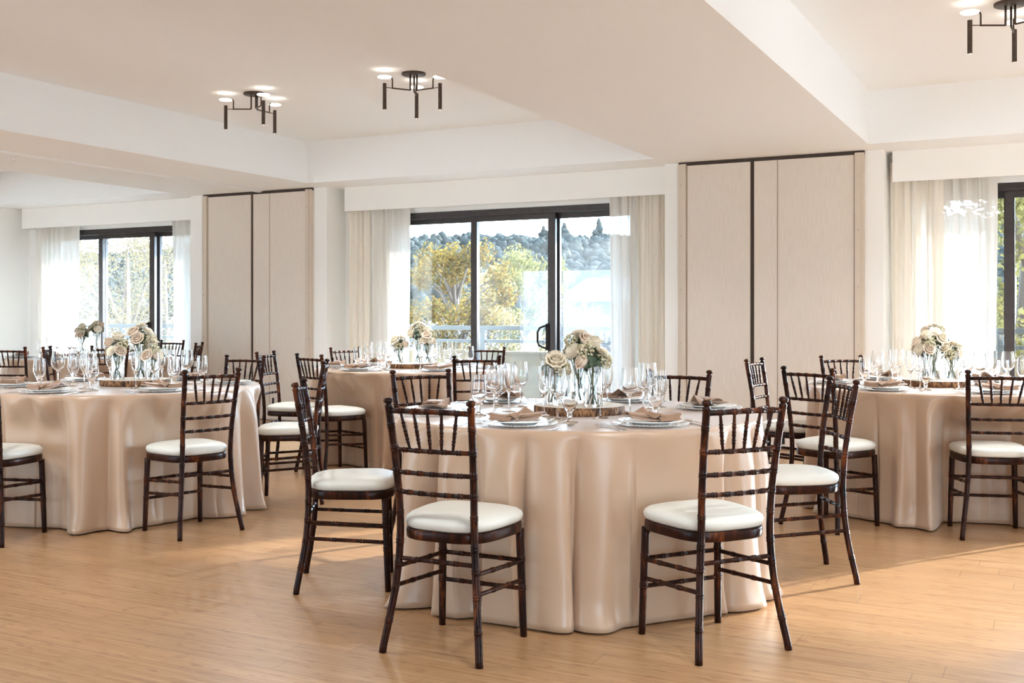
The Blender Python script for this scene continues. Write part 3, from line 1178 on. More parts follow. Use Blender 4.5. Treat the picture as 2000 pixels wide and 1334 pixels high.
def seat_outline(n=64):
    pts = []
    for k in range(n):
        a_ = 2 * PI * k / n
        c, s = math.cos(a_), math.sin(a_)
        p = 3.6
        ex = abs(c) ** (2 / p) * (1 if c > 0 else -1)
        ey = abs(s) ** (2 / p) * (1 if s > 0 else -1)
        y = .235 + .190 * ey
        hw = .163 + (.205 - .163) * ((ey + 1) / 2) ** .8
        pts.append((hw * ex, y))
    return pts


def make_chair():
    r = thing('banquet_chair', 'dark chair', 'chair')
    W = M['wood']
    ol = seat_outline()
    n = len(ol)
    cx, cy = 0, .235
    # cushion
    mb_ = MB()
    rows = [(.93, .440), (.985, .446), (1.01, .456), (1.02, .466), (1.0, .477), (.94, .486), (.80, .494), (.58, .500), (.30, .503)]
    vs = []
    for s_, z in rows:
        vs += [(cx + (x - cx) * s_, cy + (y - cy) * s_, z) for x, y in ol]
    vs.append((cx, cy, .504)); vs.append((cx, cy, .440))
    fs = []
    for j in range(len(rows) - 1):
        for k in range(n):
            k2 = (k + 1) % n
            fs.append((j * n + k, j * n + k2, (j + 1) * n + k2, (j + 1) * n + k))
    last = (len(rows) - 1) * n
    fs += [(last + k, last + (k + 1) % n, len(vs) - 2) for k in range(n)]
    fs += [((k + 1) % n, k, len(vs) - 1) for k in range(n)]
    mb_.add(vs, fs)
    mb_.obj('seat_cushion', M['cushion'], r)
    # seat frame
    mb_ = MB()
    rows = [(.80, .404), (.985, .404), (1.0, .409), (1.0, .434), (.985, .440), (.80, .440)]
    vs = []
    for s_, z in rows:
        vs += [(cx + (x - cx) * s_, cy + (y - cy) * s_, z) for x, y in ol]
    fs = []
    m_ = len(rows)
    for j in range(m_):
        j2 = (j + 1) % m_
        for k in range(n):
            k2 = (k + 1) % n
            fs.append((j * n + k, j * n + k2, j2 * n + k2, j2 * n + k))
    mb_.add(vs, fs)
    mb_.obj('seat_frame', W, r)
    for s in (-1, 1):
        # rear leg running up into the back post, with its finial
        mb_ = MB()
        ts = {}
        for i in range(0, 46):
            ts[i * .02 * .99] = .0135
        for zc in (.115, .225, .315, .395, .50, .576, .648, .73, .815):
            for of in (-.006, .006):
                for q_, k in ((-1.1, 0), (-.5, 1), (.5, 1), (1.1, 0)):
                    ts[zc + of * .8 + q_ * .0034] = .0135 + .0020 * k
        ts = {z: rr for z, rr in ts.items() if z < .884}
        for z, rr in ((.884, .0150), (.888, .0155), (.892, .0105), (.896, .0105), (.899, .0165), (.905, .0180), (.911, .0160), (.915, .0095), (.916, .001)):
            ts[z] = rr
        zs = sorted(ts)
        mb_.tube([(s * post_xy(min(z, .9))[0], post_xy(min(z, .9))[1] - (max(0, z - .9) * .2), z) for z in zs], [ts[z] for z in zs], 12)
        mb_.obj('back_leg', W, r)
        mb_ = MB()
        turned(mb_, (s * .176, .398, 0), (s * .166, .385, .408), .0150, (.45, .72), .0172, 12, taper=lambda t: .88 + .2 * t)
        mb_.obj('front_leg', W, r)
    # back rails
    for z, nm in ((.868, 'crest_rail'), (.73, 'back_rail'), (.648, 'back_rail'), (.576, 'back_rail')):
        x, y = post_xy(z)
        mb_ = MB()
        big = nm == 'crest_rail'
        turned(mb_, (-x, y, z), (x, y, z), .0098 if big else .0085, (.16, .33, .5, .67, .84), .0116 if big else .0102, 10, bow=(0, -.016, .004 if big else 0))
        mb_.obj(nm, W, r)
    # spindles
    x0, y0 = post_xy(.868)
    x1, y1 = post_xy(.73)
    for t in (.16, .33, .5, .67, .84):
        b_ = 4 * t * (1 - t)
        tb = .5 + (t - .5) * .80
        bb = 4 * tb * (1 - tb)
        top = (-x0 + 2 * x0 * t, y0 - .016 * b_, .866 + .004 * b_)
        bot = (-x1 + 2 * x1 * tb, y1 - .016 * bb, .732)
        mb_ = MB()
        turned(mb_, bot, top, .0060, (.24, .45, .66), .0079, 8, taper=lambda q_: .80 + .30 * math.sin(PI * q_))
        mb_.obj('spindle', W, r)
    # stretchers
    for s in (-1, 1):
        for zf, zr in ((.285, .305), (.213, .236)):
            xr, yr = post_xy(zr)
            mb_ = MB()
            turned(mb_, (s * .170, .390, zf), (s * xr, yr, zr), .0085, (.3, .65), .0102, 8)
            mb_.obj('side_stretcher', W, r)
    for z in (.288, .182):
        mb_ = MB()
        turned(mb_, (-.170, .391, z), (.170, .391, z), .0085, (.25, .5, .75), .0102, 8)
        mb_.obj('front_stretcher', W, r)
    xr, yr = post_xy(.335)
    mb_ = MB()
    turned(mb_, (-xr, yr, .335), (xr, yr, .335), .0085, (.25, .5, .75), .0102, 8)
    mb_.obj('back_stretcher', W, r)
    return r


def rz_of(fx, fd):
    """turn about z that carries +Y onto the floor direction fx to the side, fd ahead"""
    v = V2(fx, fd)
    return math.atan2(-v.x, v.y)


R_T = .838
Z_T = .762
TABLES = {
    'front': dict(c=(.295, 4.94), who='front table', seed=5),
    'narrow': dict(c=(-2.455, 6.78), who='table before the narrow partition', seed=8),
    'middle': dict(c=(-.83, 9.10), who='table at the middle window', seed=13),
    'wide': dict(c=(2.713, 6.77), who='table before the wide partition', seed=21),
    'corner': dict(c=(-4.50, 11.40), who='back corner table', seed=34),
}
# rear-feet centre (side, ahead), direction faced, table, label
CHAIRS = [
    ('front', (-.289, 3.755), (.44, .90), 'banquet chair at the left-front of the front table, its back to the room'),
    ('front', (.823, 3.785), (-.43, .90), 'banquet chair at the right-front of the front table, its back to the room'),
    ('front', (-.953, 4.835), (.995, .08), 'dark banquet chair seen from its side, between the front table and open floor'),
    ('front', (1.541, 5.01), (-.994, -.06), 'dark banquet chair seen sideways on the sunlit side of the front table'),
    ('front', (-.49, 5.80), (.52, -.855), 'banquet chair across the front table, seen over plates below the window drape'),
    ('front', (.90, 5.78), (-.46, -.888), 'banquet chair across the front table, before the wide partition jamb'),
    ('narrow', (-2.846, 5.606), (.18, .98), 'banquet chair cut by the picture edge at the table before the narrow partition'),
    ('narrow', (-1.645, 5.88), (-.747, .665), 'banquet chair standing angled alone before the draped table by the narrow partition'),
    ('narrow', (-1.23, 7.04), (-.98, -.10), 'banquet chair facing the narrow partition table, its back to the front table'),
    ('narrow', (-1.96, 7.87), (-.40, -.92), 'banquet chair behind the narrow partition table, right before the dark panel gap'),
    ('middle', (-1.535, 8.135), (.72, .69), 'banquet chair turned away at the near corner of the middle window table'),
    ('middle', (-2.00, 8.72), (.98, -.19), 'banquet chair seen edge-on between narrow partition and middle window table'),
    ('middle', (-1.53, 9.855), (.75, -.66), 'banquet chair whose post shows behind goblets, below the cream drape'),
    ('middle', (-.257, 7.84), (-.20, .98), 'banquet chair with its back to the front table, at the middle window table'),
    ('middle', (-.235, 9.98), (-.25, -.97), 'banquet chair below the sliding window pane, facing the middle window table'),
    ('wide', (2.61, 5.72), (.18, .98), 'banquet chair with sunlit cushion at the table before the wide partition'),
    ('wide', (1.67, 6.05), (.80, .60), 'banquet chair turned to the wide partition table, its seat behind another chair'),
    ('wide', (1.655, 7.30), (.86, -.51), 'banquet chair seen narrow in front of the dark gap of the wide partition'),
    ('wide', (2.41, 7.84), (.30, -.95), 'banquet chair across the wide partition table, behind goblets by the jamb strip'),
    ('corner', (-4.0, 12.62), (-.42, -.91), 'banquet chair against the slack white sheer at the back corner table'),
    ('corner', (-3.36, 11.5), (-.99, -.08), 'banquet chair seen edge-on beside the narrow partition jamb, back corner table'),
    ('corner', (-4.66, 9.92), (.12, .99), 'banquet chair beyond the picture-edge plates, its back before the corner tablecloth'),
    ('corner', (-4.37, 10.08), (.97, .22), 'banquet chair seen edge-on through the goblets, before the back corner tablecloth'),
    ('corner', (-3.90, 10.40), (-.55, .83), 'banquet chair behind the vases, its rails crossing the back corner tablecloth'),
]
chair0 = make_chair()
CH_POS = {k: [] for k in TABLES}
GCH = 'banquet chairs around the tables'
for i, (tk, (x, d), (fx, fd), lab) in enumerate(CHAIRS):
    wx, wy = P(x, d)
    rz = rz_of(fx, fd)
    CH_POS[tk].append((Vector((wx, wy)), V2(fx, fd).normalized()))
    if i == 0:
        chair0.location = (wx, wy, 0)
        chair0.rotation_euler = (0, 0, rz)
        tag(chair0, lab, 'chair', GCH)
    else:
        dup(chair0, (wx, wy, 0), rz, lab, GCH)


# ================================================================== tables and cloths
def cloth_mesh(center, seed, chairs):
    rnd = random.Random(seed)
    C2 = Vector(center)
    N = 23
    jit = [rnd.uniform(-.28, .28) for _ in range(N + 1)]; jit[N] = jit[0]
    ampv = [rnd.uniform(.30, 1.30) for _ in range(N + 1)]; ampv[N] = ampv[0]
    skw = [rnd.uniform(-1, 1) for _ in range(N + 1)]; skw[N] = skw[0]
    ph0 = rnd.random() * 2 * PI

    def interp(a_, q_):
        i = int(q_) % N
        t = q_ - int(q_)
        t = t * t * (3 - 2 * t)
        return a_[i] * (1 - t) + a_[i + 1] * t
    nth = 720
    rows = []
    zt = Z_T
    # flat top
    mb_ = MB()
    prof = []
    for rr in (.15, .35, .55, .70, .80, .822):
        prof.append((rr, zt, 0))
    prof += [(R_T - .006, zt - .002, 0), (R_T, zt - .008, 0)]
    nz = 30
    for j in range(1, nz + 1):
        t = j / nz
        z = (zt - .008) * (1 - t) + .010 * t
        prof.append((R_T, z, t))
    verts = [(0, 0, zt)]
    faces = []
    np_ = len(prof)
    for (rr, z, t) in prof:
        for k in range(nth):
            th = 2 * PI * k / nth
            q_ = (k / nth * N)
            am = interp(ampv, q_)
            phs = q_ * 2 * PI + interp(jit, q_) * 2.2
            s = math.sin(phs)
            r_ = rr
            th2 = th
            zz = z
            if t > 0:
                grow = .48 * min(1, t * 4.0) ** .6 + .52 * t ** 1.6
                shp = .35 * s + 1.5 * (abs(math.sin(phs / 2 + .3)) - .64) + .14 * math.sin(2 * phs + 1.3 + ph0) * (.3 + .7 * t)
                r_ = R_T + .010 * t + .092 * am * grow * (shp + .06)
                th2 = th + interp(skw, q_) * .06 * grow * math.cos(phs)
                # the hem breaks on the floor
                pud = max(0, (t - .86) / .14)
                r_ += .030 * pud ** 1.5 * (.6 + .5 * math.sin(th * 11 + ph0) + .3 * math.sin(th * 29))
                # creases of the folded cloth
                r_ += .004 * math.sin(th * 40 + 9 * t + ph0) * t * (.4 + pud)
                # pushed in where a chair is tucked under
                p = C2 + Vector((math.cos(th2), math.sin(th2))) * r_
                for cp, cf in chairs:
                    lat = (p - cp).dot(Vector((cf.y, -cf.x)))
                    fr = (p - cp).dot(cf)
                    if abs(lat) < .34 and fr < .465 and fr > -.3 and (C2 - cp).dot(cf) > 0:
                        wl = 1 if abs(lat) < .235 else max(0, 1 - (abs(lat) - .235) / .105)
                        wl = wl * wl * (3 - 2 * wl)
                        wz = min(1, max(0, (.755 - z) / .20))
                        push = 1.08 * (.465 - fr) * wl * (wz * wz * (3 - 2 * wz))
                        r_ -= push
            verts.append((r_ * math.cos(th2), r_ * math.sin(th2), zz))
    for k in range(nth):
        faces.append((0, 1 + k, 1 + (k + 1) % nth))
    for j in range(np_ - 1):
        for k in range(nth):
            k2 = (k + 1) % nth
            faces.append((1 + j * nth + k, 1 + (j + 1) * nth + k, 1 + (j + 1) * nth + k2, 1 + j * nth + k2))
    # tucked hem
    b0 = 1 + (np_ - 1) * nth
    base = len(verts)
    for k in range(nth):
        x, y, z = verts[b0 + k]
        verts.append((x * .965, y * .965, .004))
    for k in range(nth):
        k2 = (k + 1) % nth
        faces.append((b0 + k, base + k, base + k2, b0 + k2))
    mb_.add(verts, faces)
    return mb_


CLOTH_LABEL = {
    'front': 'champagne satin tablecloth falling in deep folds on the front table',
    'narrow': 'champagne satin tablecloth with long pale streaks, table before the narrow partition',
    'middle': 'sunlit champagne tablecloth on the table at the middle window',
    'wide': 'champagne tablecloth with light patches on the table before the wide partition',
    'corner': 'pale tablecloth on the small-looking back corner table',
}
for k, t in TABLES.items():
    cx, cy = P(*t['c'])
    cl = cloth_mesh((cx, cy), t['seed'], CH_POS[k]).obj('tablecloth', M['cloth'])
    cl.location = (cx, cy, 0)
    tag(cl, CLOTH_LABEL[k], 'tablecloth', 'champagne tablecloths')
    r = thing('banquet_table', 'round banquet table hidden under the cloth, the ' + t['who'], 'table', (cx, cy, 0), 0, 'round banquet tables')
    q = MB(); q.lathe([(0, Z_T - .002), (.815, Z_T - .002), (.815, Z_T - .022), (0, Z_T - .022)], 48)
    q.obj('tabletop', M['table'], r, sharp=30)
    for a_ in range(4):
        q = MB(); q.tube([(.32 * math.cos(a_ * PI / 2), .32 * math.sin(a_ * PI / 2), 0), (.32 * math.cos(a_ * PI / 2), .32 * math.sin(a_ * PI / 2), Z_T - .022)], .018, 8)
        q.obj('leg', M['darkmetal'], r)

# ================================================================== tableware prototypes (parked on the first setting, then copied)
PROTO = {}


def glass_mesh(prof_out, prof_in, name):
    mb_ = MB()
    mb_.lathe(prof_out + prof_in, 30)
    me = mb_.mesh(name, M['glass'])
    me.set_sharp_from_angle(angle=math.radians(42))
    return me


ME = {}
ME['goblet'] = glass_mesh(
    [(0, 0), (.034, 0), (.036, .0015), (.034, .0035), (.016, .008), (.0085, .014), (.0075, .020), (.0105, .026), (.0120, .031), (.0095, .037), (.0115, .043),
     (.020, .054), (.029, .072), (.0355, .094), (.0370, .112), (.0360, .135), (.0335, .160), (.0318, .180)],
    [(.0305, .180), (.0322, .160), (.0347, .135), (.0357, .112), (.0342, .095), (.0277, .074), (.0185, .058), (.008, .050), (0, .048)], 'water_goblet')
ME['wine'] = glass_mesh(
    [(0, 0), (.036, 0), (.0375, .0012), (.036, .0028), (.016, .006), (.006, .010), (.0040, .020), (.0038, .060), (.0042, .085), (.008, .096),
     (.022, .107), (.035, .123), (.0410, .143), (.0405, .160), (.0370, .190), (.0335, .220)],
    [(.0325, .220), (.0360, .190), (.0395, .160), (.0400, .143), (.0340, .124), (.021, .109), (.008, .101), (0, .0995)], 'wine_glass')
ME['flute'] = glass_mesh(
    [(0, 0), (.032, 0), (.0335, .0012), (.032, .0028), (.014, .006), (.0055, .010), (.0038, .020), (.0037, .060), (.0045, .080), (.010, .094),
     (.0190, .112), (.0250, .135), (.0268, .155), (.0262, .185), (.0245, .225)],
    [(.0236, .225), (.0252, .185), (.0258, .155), (.0240, .136), (.0180, .114), (.009, .098), (0, .093)], 'champagne_flute')

mb = MB()
mb.lathe([(0, .001), (.100, .001), (.104, .0), (.108, .003), (.148, .0095), (.152, .0115), (.150, .0135), (.108, .007), (.100, .005), (0, .005)], 56)
for k in range(60):
    a_ = 2 * PI * k / 60
    c = (.1525 * math.cos(a_), .1525 * math.sin(a_), .0122)
    mb.add([(c[0] + p.x * .0042, c[1] + p.y * .0042, c[2] + p.z * .0034) for p in ico_v[:12]], [f for f in
           [(0, 11, 5), (0, 5, 1), (0, 1, 7), (0, 7, 10), (0, 10, 11), (1, 5, 9), (5, 11, 4), (11, 10, 2), (10, 7, 6), (7, 1, 8),
            (3, 9, 4), (3, 4, 2), (3, 2, 6), (3, 6, 8), (3, 8, 9), (4, 9, 5), (2, 4, 11), (6, 2, 10), (8, 6, 7), (9, 8, 1)]])
ME['charger'] = mb.mesh('charger_plate', M['beaded'])
mb = MB()
mb.lathe([(0, .002), (.070, .002), (.073, .0), (.076, .002), (.085, .008), (.128, .0145), (.1305, .0162), (.128, .0175), (.088, .0115), (.078, .0065), (0, .006)], 56)
ME['plate'] = mb.mesh('dinner_plate', M['china'])


def sheet(mb_, fn, nu, nv, th):
    """a cloth layer with a thickness of its own, closed at its rim"""
    top = [fn(i / nu, j / nv) for j in range(nv + 1) for i in range(nu + 1)]
    n1 = len(top)
    verts = [tuple(p) for p in top] + [(p[0], p[1], p[2] - th) for p in top]
    faces = []
    W_ = nu + 1
    for j in range(nv):
        for i in range(nu):
            a_ = j * W_ + i
            faces.append((a_, a_ + 1, a_ + W_ + 1, a_ + W_))
            faces.append((n1 + a_, n1 + a_ + W_, n1 + a_ + W_ + 1, n1 + a_ + 1))
    rim = [i for i in range(W_)] + [j * W_ + nu for j in range(1, nv + 1)] + [nv * W_ + i for i in range(nu - 1, -1, -1)] + [j * W_ for j in range(nv - 1, 0, -1)]
    for a_, b_ in zip(rim, rim[1:] + rim[:1]):
        faces.append((b_, a_, n1 + a_, n1 + b_))
    mb_.add(verts, faces)


def fold_roll(mb_, x0, x1, y0, y1, z, th, turns):
    """a flat strip folded over itself, its rounded folds alternating in front and behind"""
    for k in range(turns):
        zc = z + k * th
        ins = .003 * k
        m_ = 7

        def fn(u, v, zc=zc, ins=ins, k=k):
            y = y0 + ins + (y1 - y0 - 2 * ins) * v
            e_ = min(v, 1 - v) * 2
            dz = -th * .45 * (1 - min(1, e_ * 4)) ** 2
            sag = .0025 * math.sin(u * 5 + k) * (k + 1) / turns
            return (x0 + (x1 - x0) * u + .004 * math.sin(k * 2.1 + v * 2), y, zc + th * .92 + dz + sag)
        sheet(mb_, fn, 8, 12, th * .80)


mb = MB()
fold_roll(mb, -.112, -.018, -.052, .050, 0, .0088, 3)


def right_fold(u, v):
    x = -.005 + .115 * u
    y = -.046 + .092 * v
    z = .007 + .012 * u + .010 * math.sin(PI * v) * (1 - .3 * u) - .006 * (1 - u)
    return (x, y + .018 * u * (v - .5), z)


sheet(mb, right_fold, 10, 10, .0055)


def right_top(u, v):
    x = .012 + .098 * u
    y = -.040 + .05 * v + .012 * u
    z = .016 + .014 * u + .008 * math.sin(PI * v)
    return (x, y, z)


sheet(mb, right_top, 10, 8, .0055)


def peak(u, v):
    x = -.055 + .12 * u
    y = .012 + .060 * v
    h_ = (1 - abs(u - .42) / .58) if u > .42 else (1 - (.42 - u) / .42)
    z = .012 + .036 * max(0, h_) * (v ** .8)
    return (x, y, z)


sheet(mb, peak, 14, 8, .003)


def vee(u, v):
    x = -.022 + .05 * u + .018 * v
    y = -.050 + .07 * v
    z = .012 + .014 * abs(u - .55) * 2 + .004 * v
    return (x, y, z)


sheet(mb, vee, 10, 8, .0035)
ME['napkin'] = mb.mesh('folded_napkin', M['napkin'])
ME['napkin'].set_sharp_from_angle(angle=math.radians(50))
mb2 = MB(); mb2.merge(mb, Matrix.Scale(-1, 4, Vector((1, 0, 0))))
mb2.f = [tuple(reversed(f)) for f in mb2.f]
ME['napkin_b'] = mb2.mesh('folded_napkin', M['napkin'])
ME['napkin_b'].set_sharp_from_angle(angle=math.radians(50))


def flat_outline(mb_, stations, th=.0022):
    """stations: (y, half width, height of the middle)"""
    vs, fs = [], []
    for y, hw, z in stations:
        vs += [(-hw, y, z), (-hw * .5, y, z + th), (hw * .5, y, z + th), (hw, y, z), (0, y, z - .0004)]
    for j in range(len(stations) - 1):
        a_, b_ = j * 5, (j + 1) * 5
        for i, i2 in ((0, 1), (1, 2), (2, 3), (3, 4), (4, 0)):
            fs.append((a_ + i, a_ + i2, b_ + i2, b_ + i))
    fs.append((4, 3, 2, 1, 0))
    e_ = (len(stations) - 1) * 5
    fs.append((e_, e_ + 1, e_ + 2, e_ + 3, e_ + 4))
    mb_.add(vs, fs)


HANDLE = [(-.098, .006, .001), (-.092, .0095, .001), (-.06, .0075, .002), (-.01, .004, .005), (.018, .0035, .007)]
mb = MB()
flat_outline(mb, HANDLE + [(.034, .009, .006), (.048, .0125, .004), (.058, .0125, .003)])
for k in range(4):
    x = -.0105 + .007 * k
    q = MB(); flat_outline(q, [(.055, .0021, .003), (.078, .0017, .004), (.097, .0012, .008)], .0016)
    mb.merge(q, Matrix.Translation((x, 0, 0)))
ME['fork'] = mb.mesh('dinner_fork', M['steel'])
mb = MB()
flat_outline(mb, HANDLE + [(.040, .006, .006)])
vs, fs = [], []
for j in range(7):
    for i in range(13):
        a_ = 2 * PI * i / 12
        rr = j / 6
        vs.append((.0185 * rr * math.cos(a_), .066 + .029 * rr * math.sin(a_), .0025 + .0065 * rr ** 2))
for j in range(6):
    for i in range(12):
        fs.append((j * 13 + i, j * 13 + i + 1, (j + 1) * 13 + i + 1, (j + 1) * 13 + i))
mb.add(vs, fs)
ME['spoon'] = mb.mesh('table_spoon', M['steel'])
mb = MB()
flat_outline(mb, [(-.105, .007, .001), (-.098, .0095, .001), (-.04, .008, .0015), (.0, .006, .0015), (.005, .0085, .001), (.05, .0095, .001), (.09, .008, .001), (.105, .002, .001)])
ME['knife'] = mb.mesh('table_knife', M['steel'])

ITEMS = {
    'charger': ('charger_plate', 'beaded clear glass charger under the plate, ', 'plate', 'glass chargers'),
    'plate': ('dinner_plate', 'white dinner plate holding a napkin, ', 'plate', 'white dinner plates'),
    'napkin': ('folded_napkin', 'tan satin napkin folded on the plate, ', 'napkin', 'folded tan napkins'),
    'napkin_b': ('folded_napkin', 'tan satin napkin folded on the plate, ', 'napkin', 'folded tan napkins'),
    'goblet': ('water_goblet', 'short-stemmed clear water goblet, ', 'glass', 'water goblets'),
    'wine': ('wine_glass', 'tall-stemmed clear wine glass, ', 'glass', 'wine glasses'),
    'flute': ('champagne_flute', 'slim clear champagne flute, ', 'glass', 'champagne flutes'),
    'fork': ('dinner_fork', 'steel fork next to the plate, ', 'fork', 'steel forks'),
    'fork2': ('dinner_fork', 'outer steel fork beyond its pair, ', 'fork', 'steel forks'),
    'knife': ('table_knife', 'steel knife by the plate, ', 'knife', 'steel knives'),
    'spoon': ('table_spoon', 'steel spoon by the knife, ', 'spoon', 'steel spoons'),
}


def setting(tk, ang, seat, full=True, rr=.655, mirror=False, skip=()):
    """a place laid at ang degrees round the table from the side facing the room (0), turning to the right of the picture"""
    t = TABLES[tk]
    who = seat + ' seat, ' + t['who']
    a_ = math.radians(ang)
    rel = (math.sin(a_), -math.cos(a_))
    cx, cd = t['c']
    c = V2(cx + rel[0] * rr, cd + rel[1] * rr)
    u = V2(-rel[0], -rel[1])
    v = Vector((u.y, -u.x))
    rz = math.atan2(-u.x, u.y)

    rnd = random.Random(int(ang * 7) + len(tk))

    def put(key, du, dv, z, dr=0.0):
        if key in skip:
            return
        nm, lab, cat, grp = ITEMS[key]
        o = link(nm, ME[{'fork2': 'fork'}.get(key, key)])
        p = c + u * du + v * dv
        o.location = (p.x, p.y, Z_T + z)
        o.rotation_euler = (0, 0, rz + dr)
        tag(o, lab + who, cat, grp)
    put('charger', 0, 0, .0005)
    put('plate', 0, 0, .0075)
    put('napkin_b' if mirror else 'napkin', 0, 0, .0165 + .0075, rnd.uniform(-.12, .12))
    put('goblet', .195 + rnd.uniform(-.01, .01), .145, .0005)
    put('wine', .275, .058 + rnd.uniform(-.01, .01), .0005)
    put('flute', .350 + rnd.uniform(-.012, .012), -.035, .0005)
    if full:
        put('fork', -.02, -.178, .001, rnd.uniform(-.05, .05))
        put('fork2', -.03, -.208, .001, rnd.uniform(-.05, .05))
        put('knife', -.03, .180, .001, rnd.uniform(-.05, .05))
        put('spoon', -.025, .208, .001, rnd.uniform(-.05, .05))


setting('front', -24, 'left-front')
setting('front', 24, 'right-front', mirror=True)
setting('front', -87, 'left-side')
setting('front', 103, 'right-side', mirror=True)
setting('front', -147, 'left-rear')
setting('front', 154, 'right-rear', mirror=True)
setting('narrow', -19, 'left-front')
setting('narrow', 39, 'right-front', mirror=True)
setting('narrow', 102, 'right-side')
setting('narrow', 158, 'right-rear')
setting('narrow', -138, 'left-rear')
setting('narrow', -80, 'left-side', mirror=True)
setting('middle', -38, 'left-front')
setting('middle', 22, 'right-front')
setting('middle', -88, 'left-side', mirror=True)
setting('middle', -138, 'left-rear')
setting('middle', 146, 'right-rear', mirror=True)
setting('middle', 84, 'right-side')
setting('wide', 4, 'room-side', mirror=True)
setting('wide', -50, 'left-front')
setting('wide', -112, 'left-side')
setting('wide', -166, 'left-rear')
setting('wide', 130, 'right-rear', mirror=True)
setting('wide', 66, 'right-front')
setting('corner', -8, 'room-side', full=False)
setting('corner', 42, 'right-front', full=False)
setting('corner', -70, 'left-side', full=False)
setting('corner', 150, 'window-side', full=False)


# ================================================================== flowers
def petal(mb_, ang, hw, prof, nu=4, wav=0.0, cup=.15, rot=0):
    """prof: (r, z) from the foot of the petal to its rim"""
    nv = len(prof) - 1
    vs, fs = [], []
    for j, (r_, z) in enumerate(prof):
        t = j / nv
        wd = hw * (math.sin(PI * min(.97, .12 + .62 * t)) ** .8)
        for i in range(nu + 1):
            s = (i / nu - .5) * 2
            a_ = ang + s * wd
            rr = r_ * (1 - cup * s * s * .35)
            zz = z - .004 * s * s * t + wav * math.sin(s * 5 + ang * 3) * t
            vs.append((rr * math.cos(a_), rr * math.sin(a_), zz))
    for j in range(nv):
        for i in range(nu):
            b_ = j * (nu + 1) + i
            fs.append((b_, b_ + 1, b_ + nu + 2, b_ + nu + 1))
    mb_.add(vs, fs)


def rose_bloom(R=.033, wav=0.0, seed=1):
    rnd = random.Random(seed)
    mb_ = MB()
    layers = [(3, .18, .95, 1.0), (4, .33, .80, .97), (5, .52, .70, .90), (6, .76, .62, .72), (6, 1.0, .60, .42)]
    for li, (n, k, hw, ht) in enumerate(layers):
        for i in range(n):
            a_ = 2 * PI * i / n + li * .7 + rnd.uniform(-.1, .1)
            r_ = R * k
            z1 = R * 1.25 * ht
            op = .25 + .9 * (li / 4) ** 1.5
            prof = [(R * .12, -R * .45), (r_ * .75, -R * .30), (r_ * .95, z1 * .25), (r_ * 1.0, z1 * .70), (r_ * (1 + .10 * op), z1 * .96), (r_ * (1 + .30 * op), z1 * (1 - .10 * op))]
            petal(mb_, a_, hw * 1.25, prof, 5, wav * rnd.uniform(.5, 1.2), .2)
    mb_.lathe([(0, -R * .62), (R * .30, -R * .5), (R * .2, -R * .2), (0, 0)], 8)
    return mb_


def mum_bloom(R=.042):
    mb_ = MB()
    for li, (n, k, lift) in enumerate([(22, 1.0, .10), (20, .90, .34), (16, .74, .62), (12, .52, .86), (7, .30, 1.0)]):
        for i in range(n):
            a_ = 2 * PI * i / n + li * .29
            L = R * k
            z = R * .55 * lift
            prof = [(L * .12, z * .3 - R * .1), (L * .5, z * .8 - R * .02), (L * .85, z * 1.0), (L, z * .98 + R * .06)]
            petal(mb_, a_, .20 + .03 * li, prof, 2, 0, .0)
    mb_.lathe([(0, -R * .3), (R * .28, -R * .2), (R * .3, 0), (0, R * .35)], 10)
    return mb_


def filler_bloom(R=.033, seed=4):
    rnd = random.Random(seed)
    mb_ = MB()
    for i in range(70):
        d = Vector((rnd.gauss(0, 1), rnd.gauss(0, 1), rnd.gauss(.35, .8))).normalized()
        p = d * R * rnd.uniform(.75, 1.1)
        s = R * rnd.uniform(.12, .19)
        mb_.add([(p.x + q_.x * s, p.y + q_.y * s, p.z + q_.z * s) for q_ in ico_v[:12]],
                [(0, 11, 5), (0, 5, 1), (0, 1, 7), (0, 7, 10), (0, 10, 11), (1, 5, 9), (5, 11, 4), (11, 10, 2), (10, 7, 6), (7, 1, 8),
                 (3, 9, 4), (3, 4, 2), (3, 2, 6), (3, 6, 8), (3, 8, 9), (4, 9, 5), (2, 4, 11), (6, 2, 10), (8, 6, 7), (9, 8, 1)])
    return mb_


def filler_twigs(R=.033):
    rnd = random.Random(9)
    mb_ = MB()
    for i in range(16):
        d = Vector((rnd.gauss(0, 1), rnd.gauss(0, 1), rnd.gauss(.5, .7))).normalized() * R * .9
        mb_.tube([(0, 0, -R * .7), tuple(d)], [.0012, .0008], 4)
    return mb_


def leaf_mesh(L=.05, W_=.016, bend=.5):
    mb_ = MB()

    def fn(u, v):
        wd = W_ * math.sin(PI * min(.985, .06 + .9 * v)) ** .9
        s = (u - .5) * 2
        return (s * wd, L * v, -bend * L * v * v * .6 + .25 * abs(s) * wd)
    mb_.grid(fn, 4, 8)
    return mb_


def bloom_calyx(R):
    mb_ = MB()
    for i in range(5):
        lm = leaf_mesh(R * 1.0, R * .26, .5)
        mb_.merge(lm, Matrix.Rotation(2 * PI * i / 5, 4, 'Z') @ Matrix.Translation((0, R * .1, -R * .45)))
    return mb_


BL = {}


def flower_proto(kind, bloom_mb, mat, R, calyx=True):
    r = thing('flower_' + kind, kind, 'flower')
    b_ = bloom_mb.obj('bloom', mat, r)
    if calyx:
        bloom_calyx(R).obj('sepals', M['leaf'], b_)
    s_ = MB(); s_.tube([(0, 0, 0), (.002, .001, .5), (0, 0, 1)], [.0022, .0021, .0020], 6)
    s_.obj('stem', M['stem'], r)
    BL[kind] = r
    return r


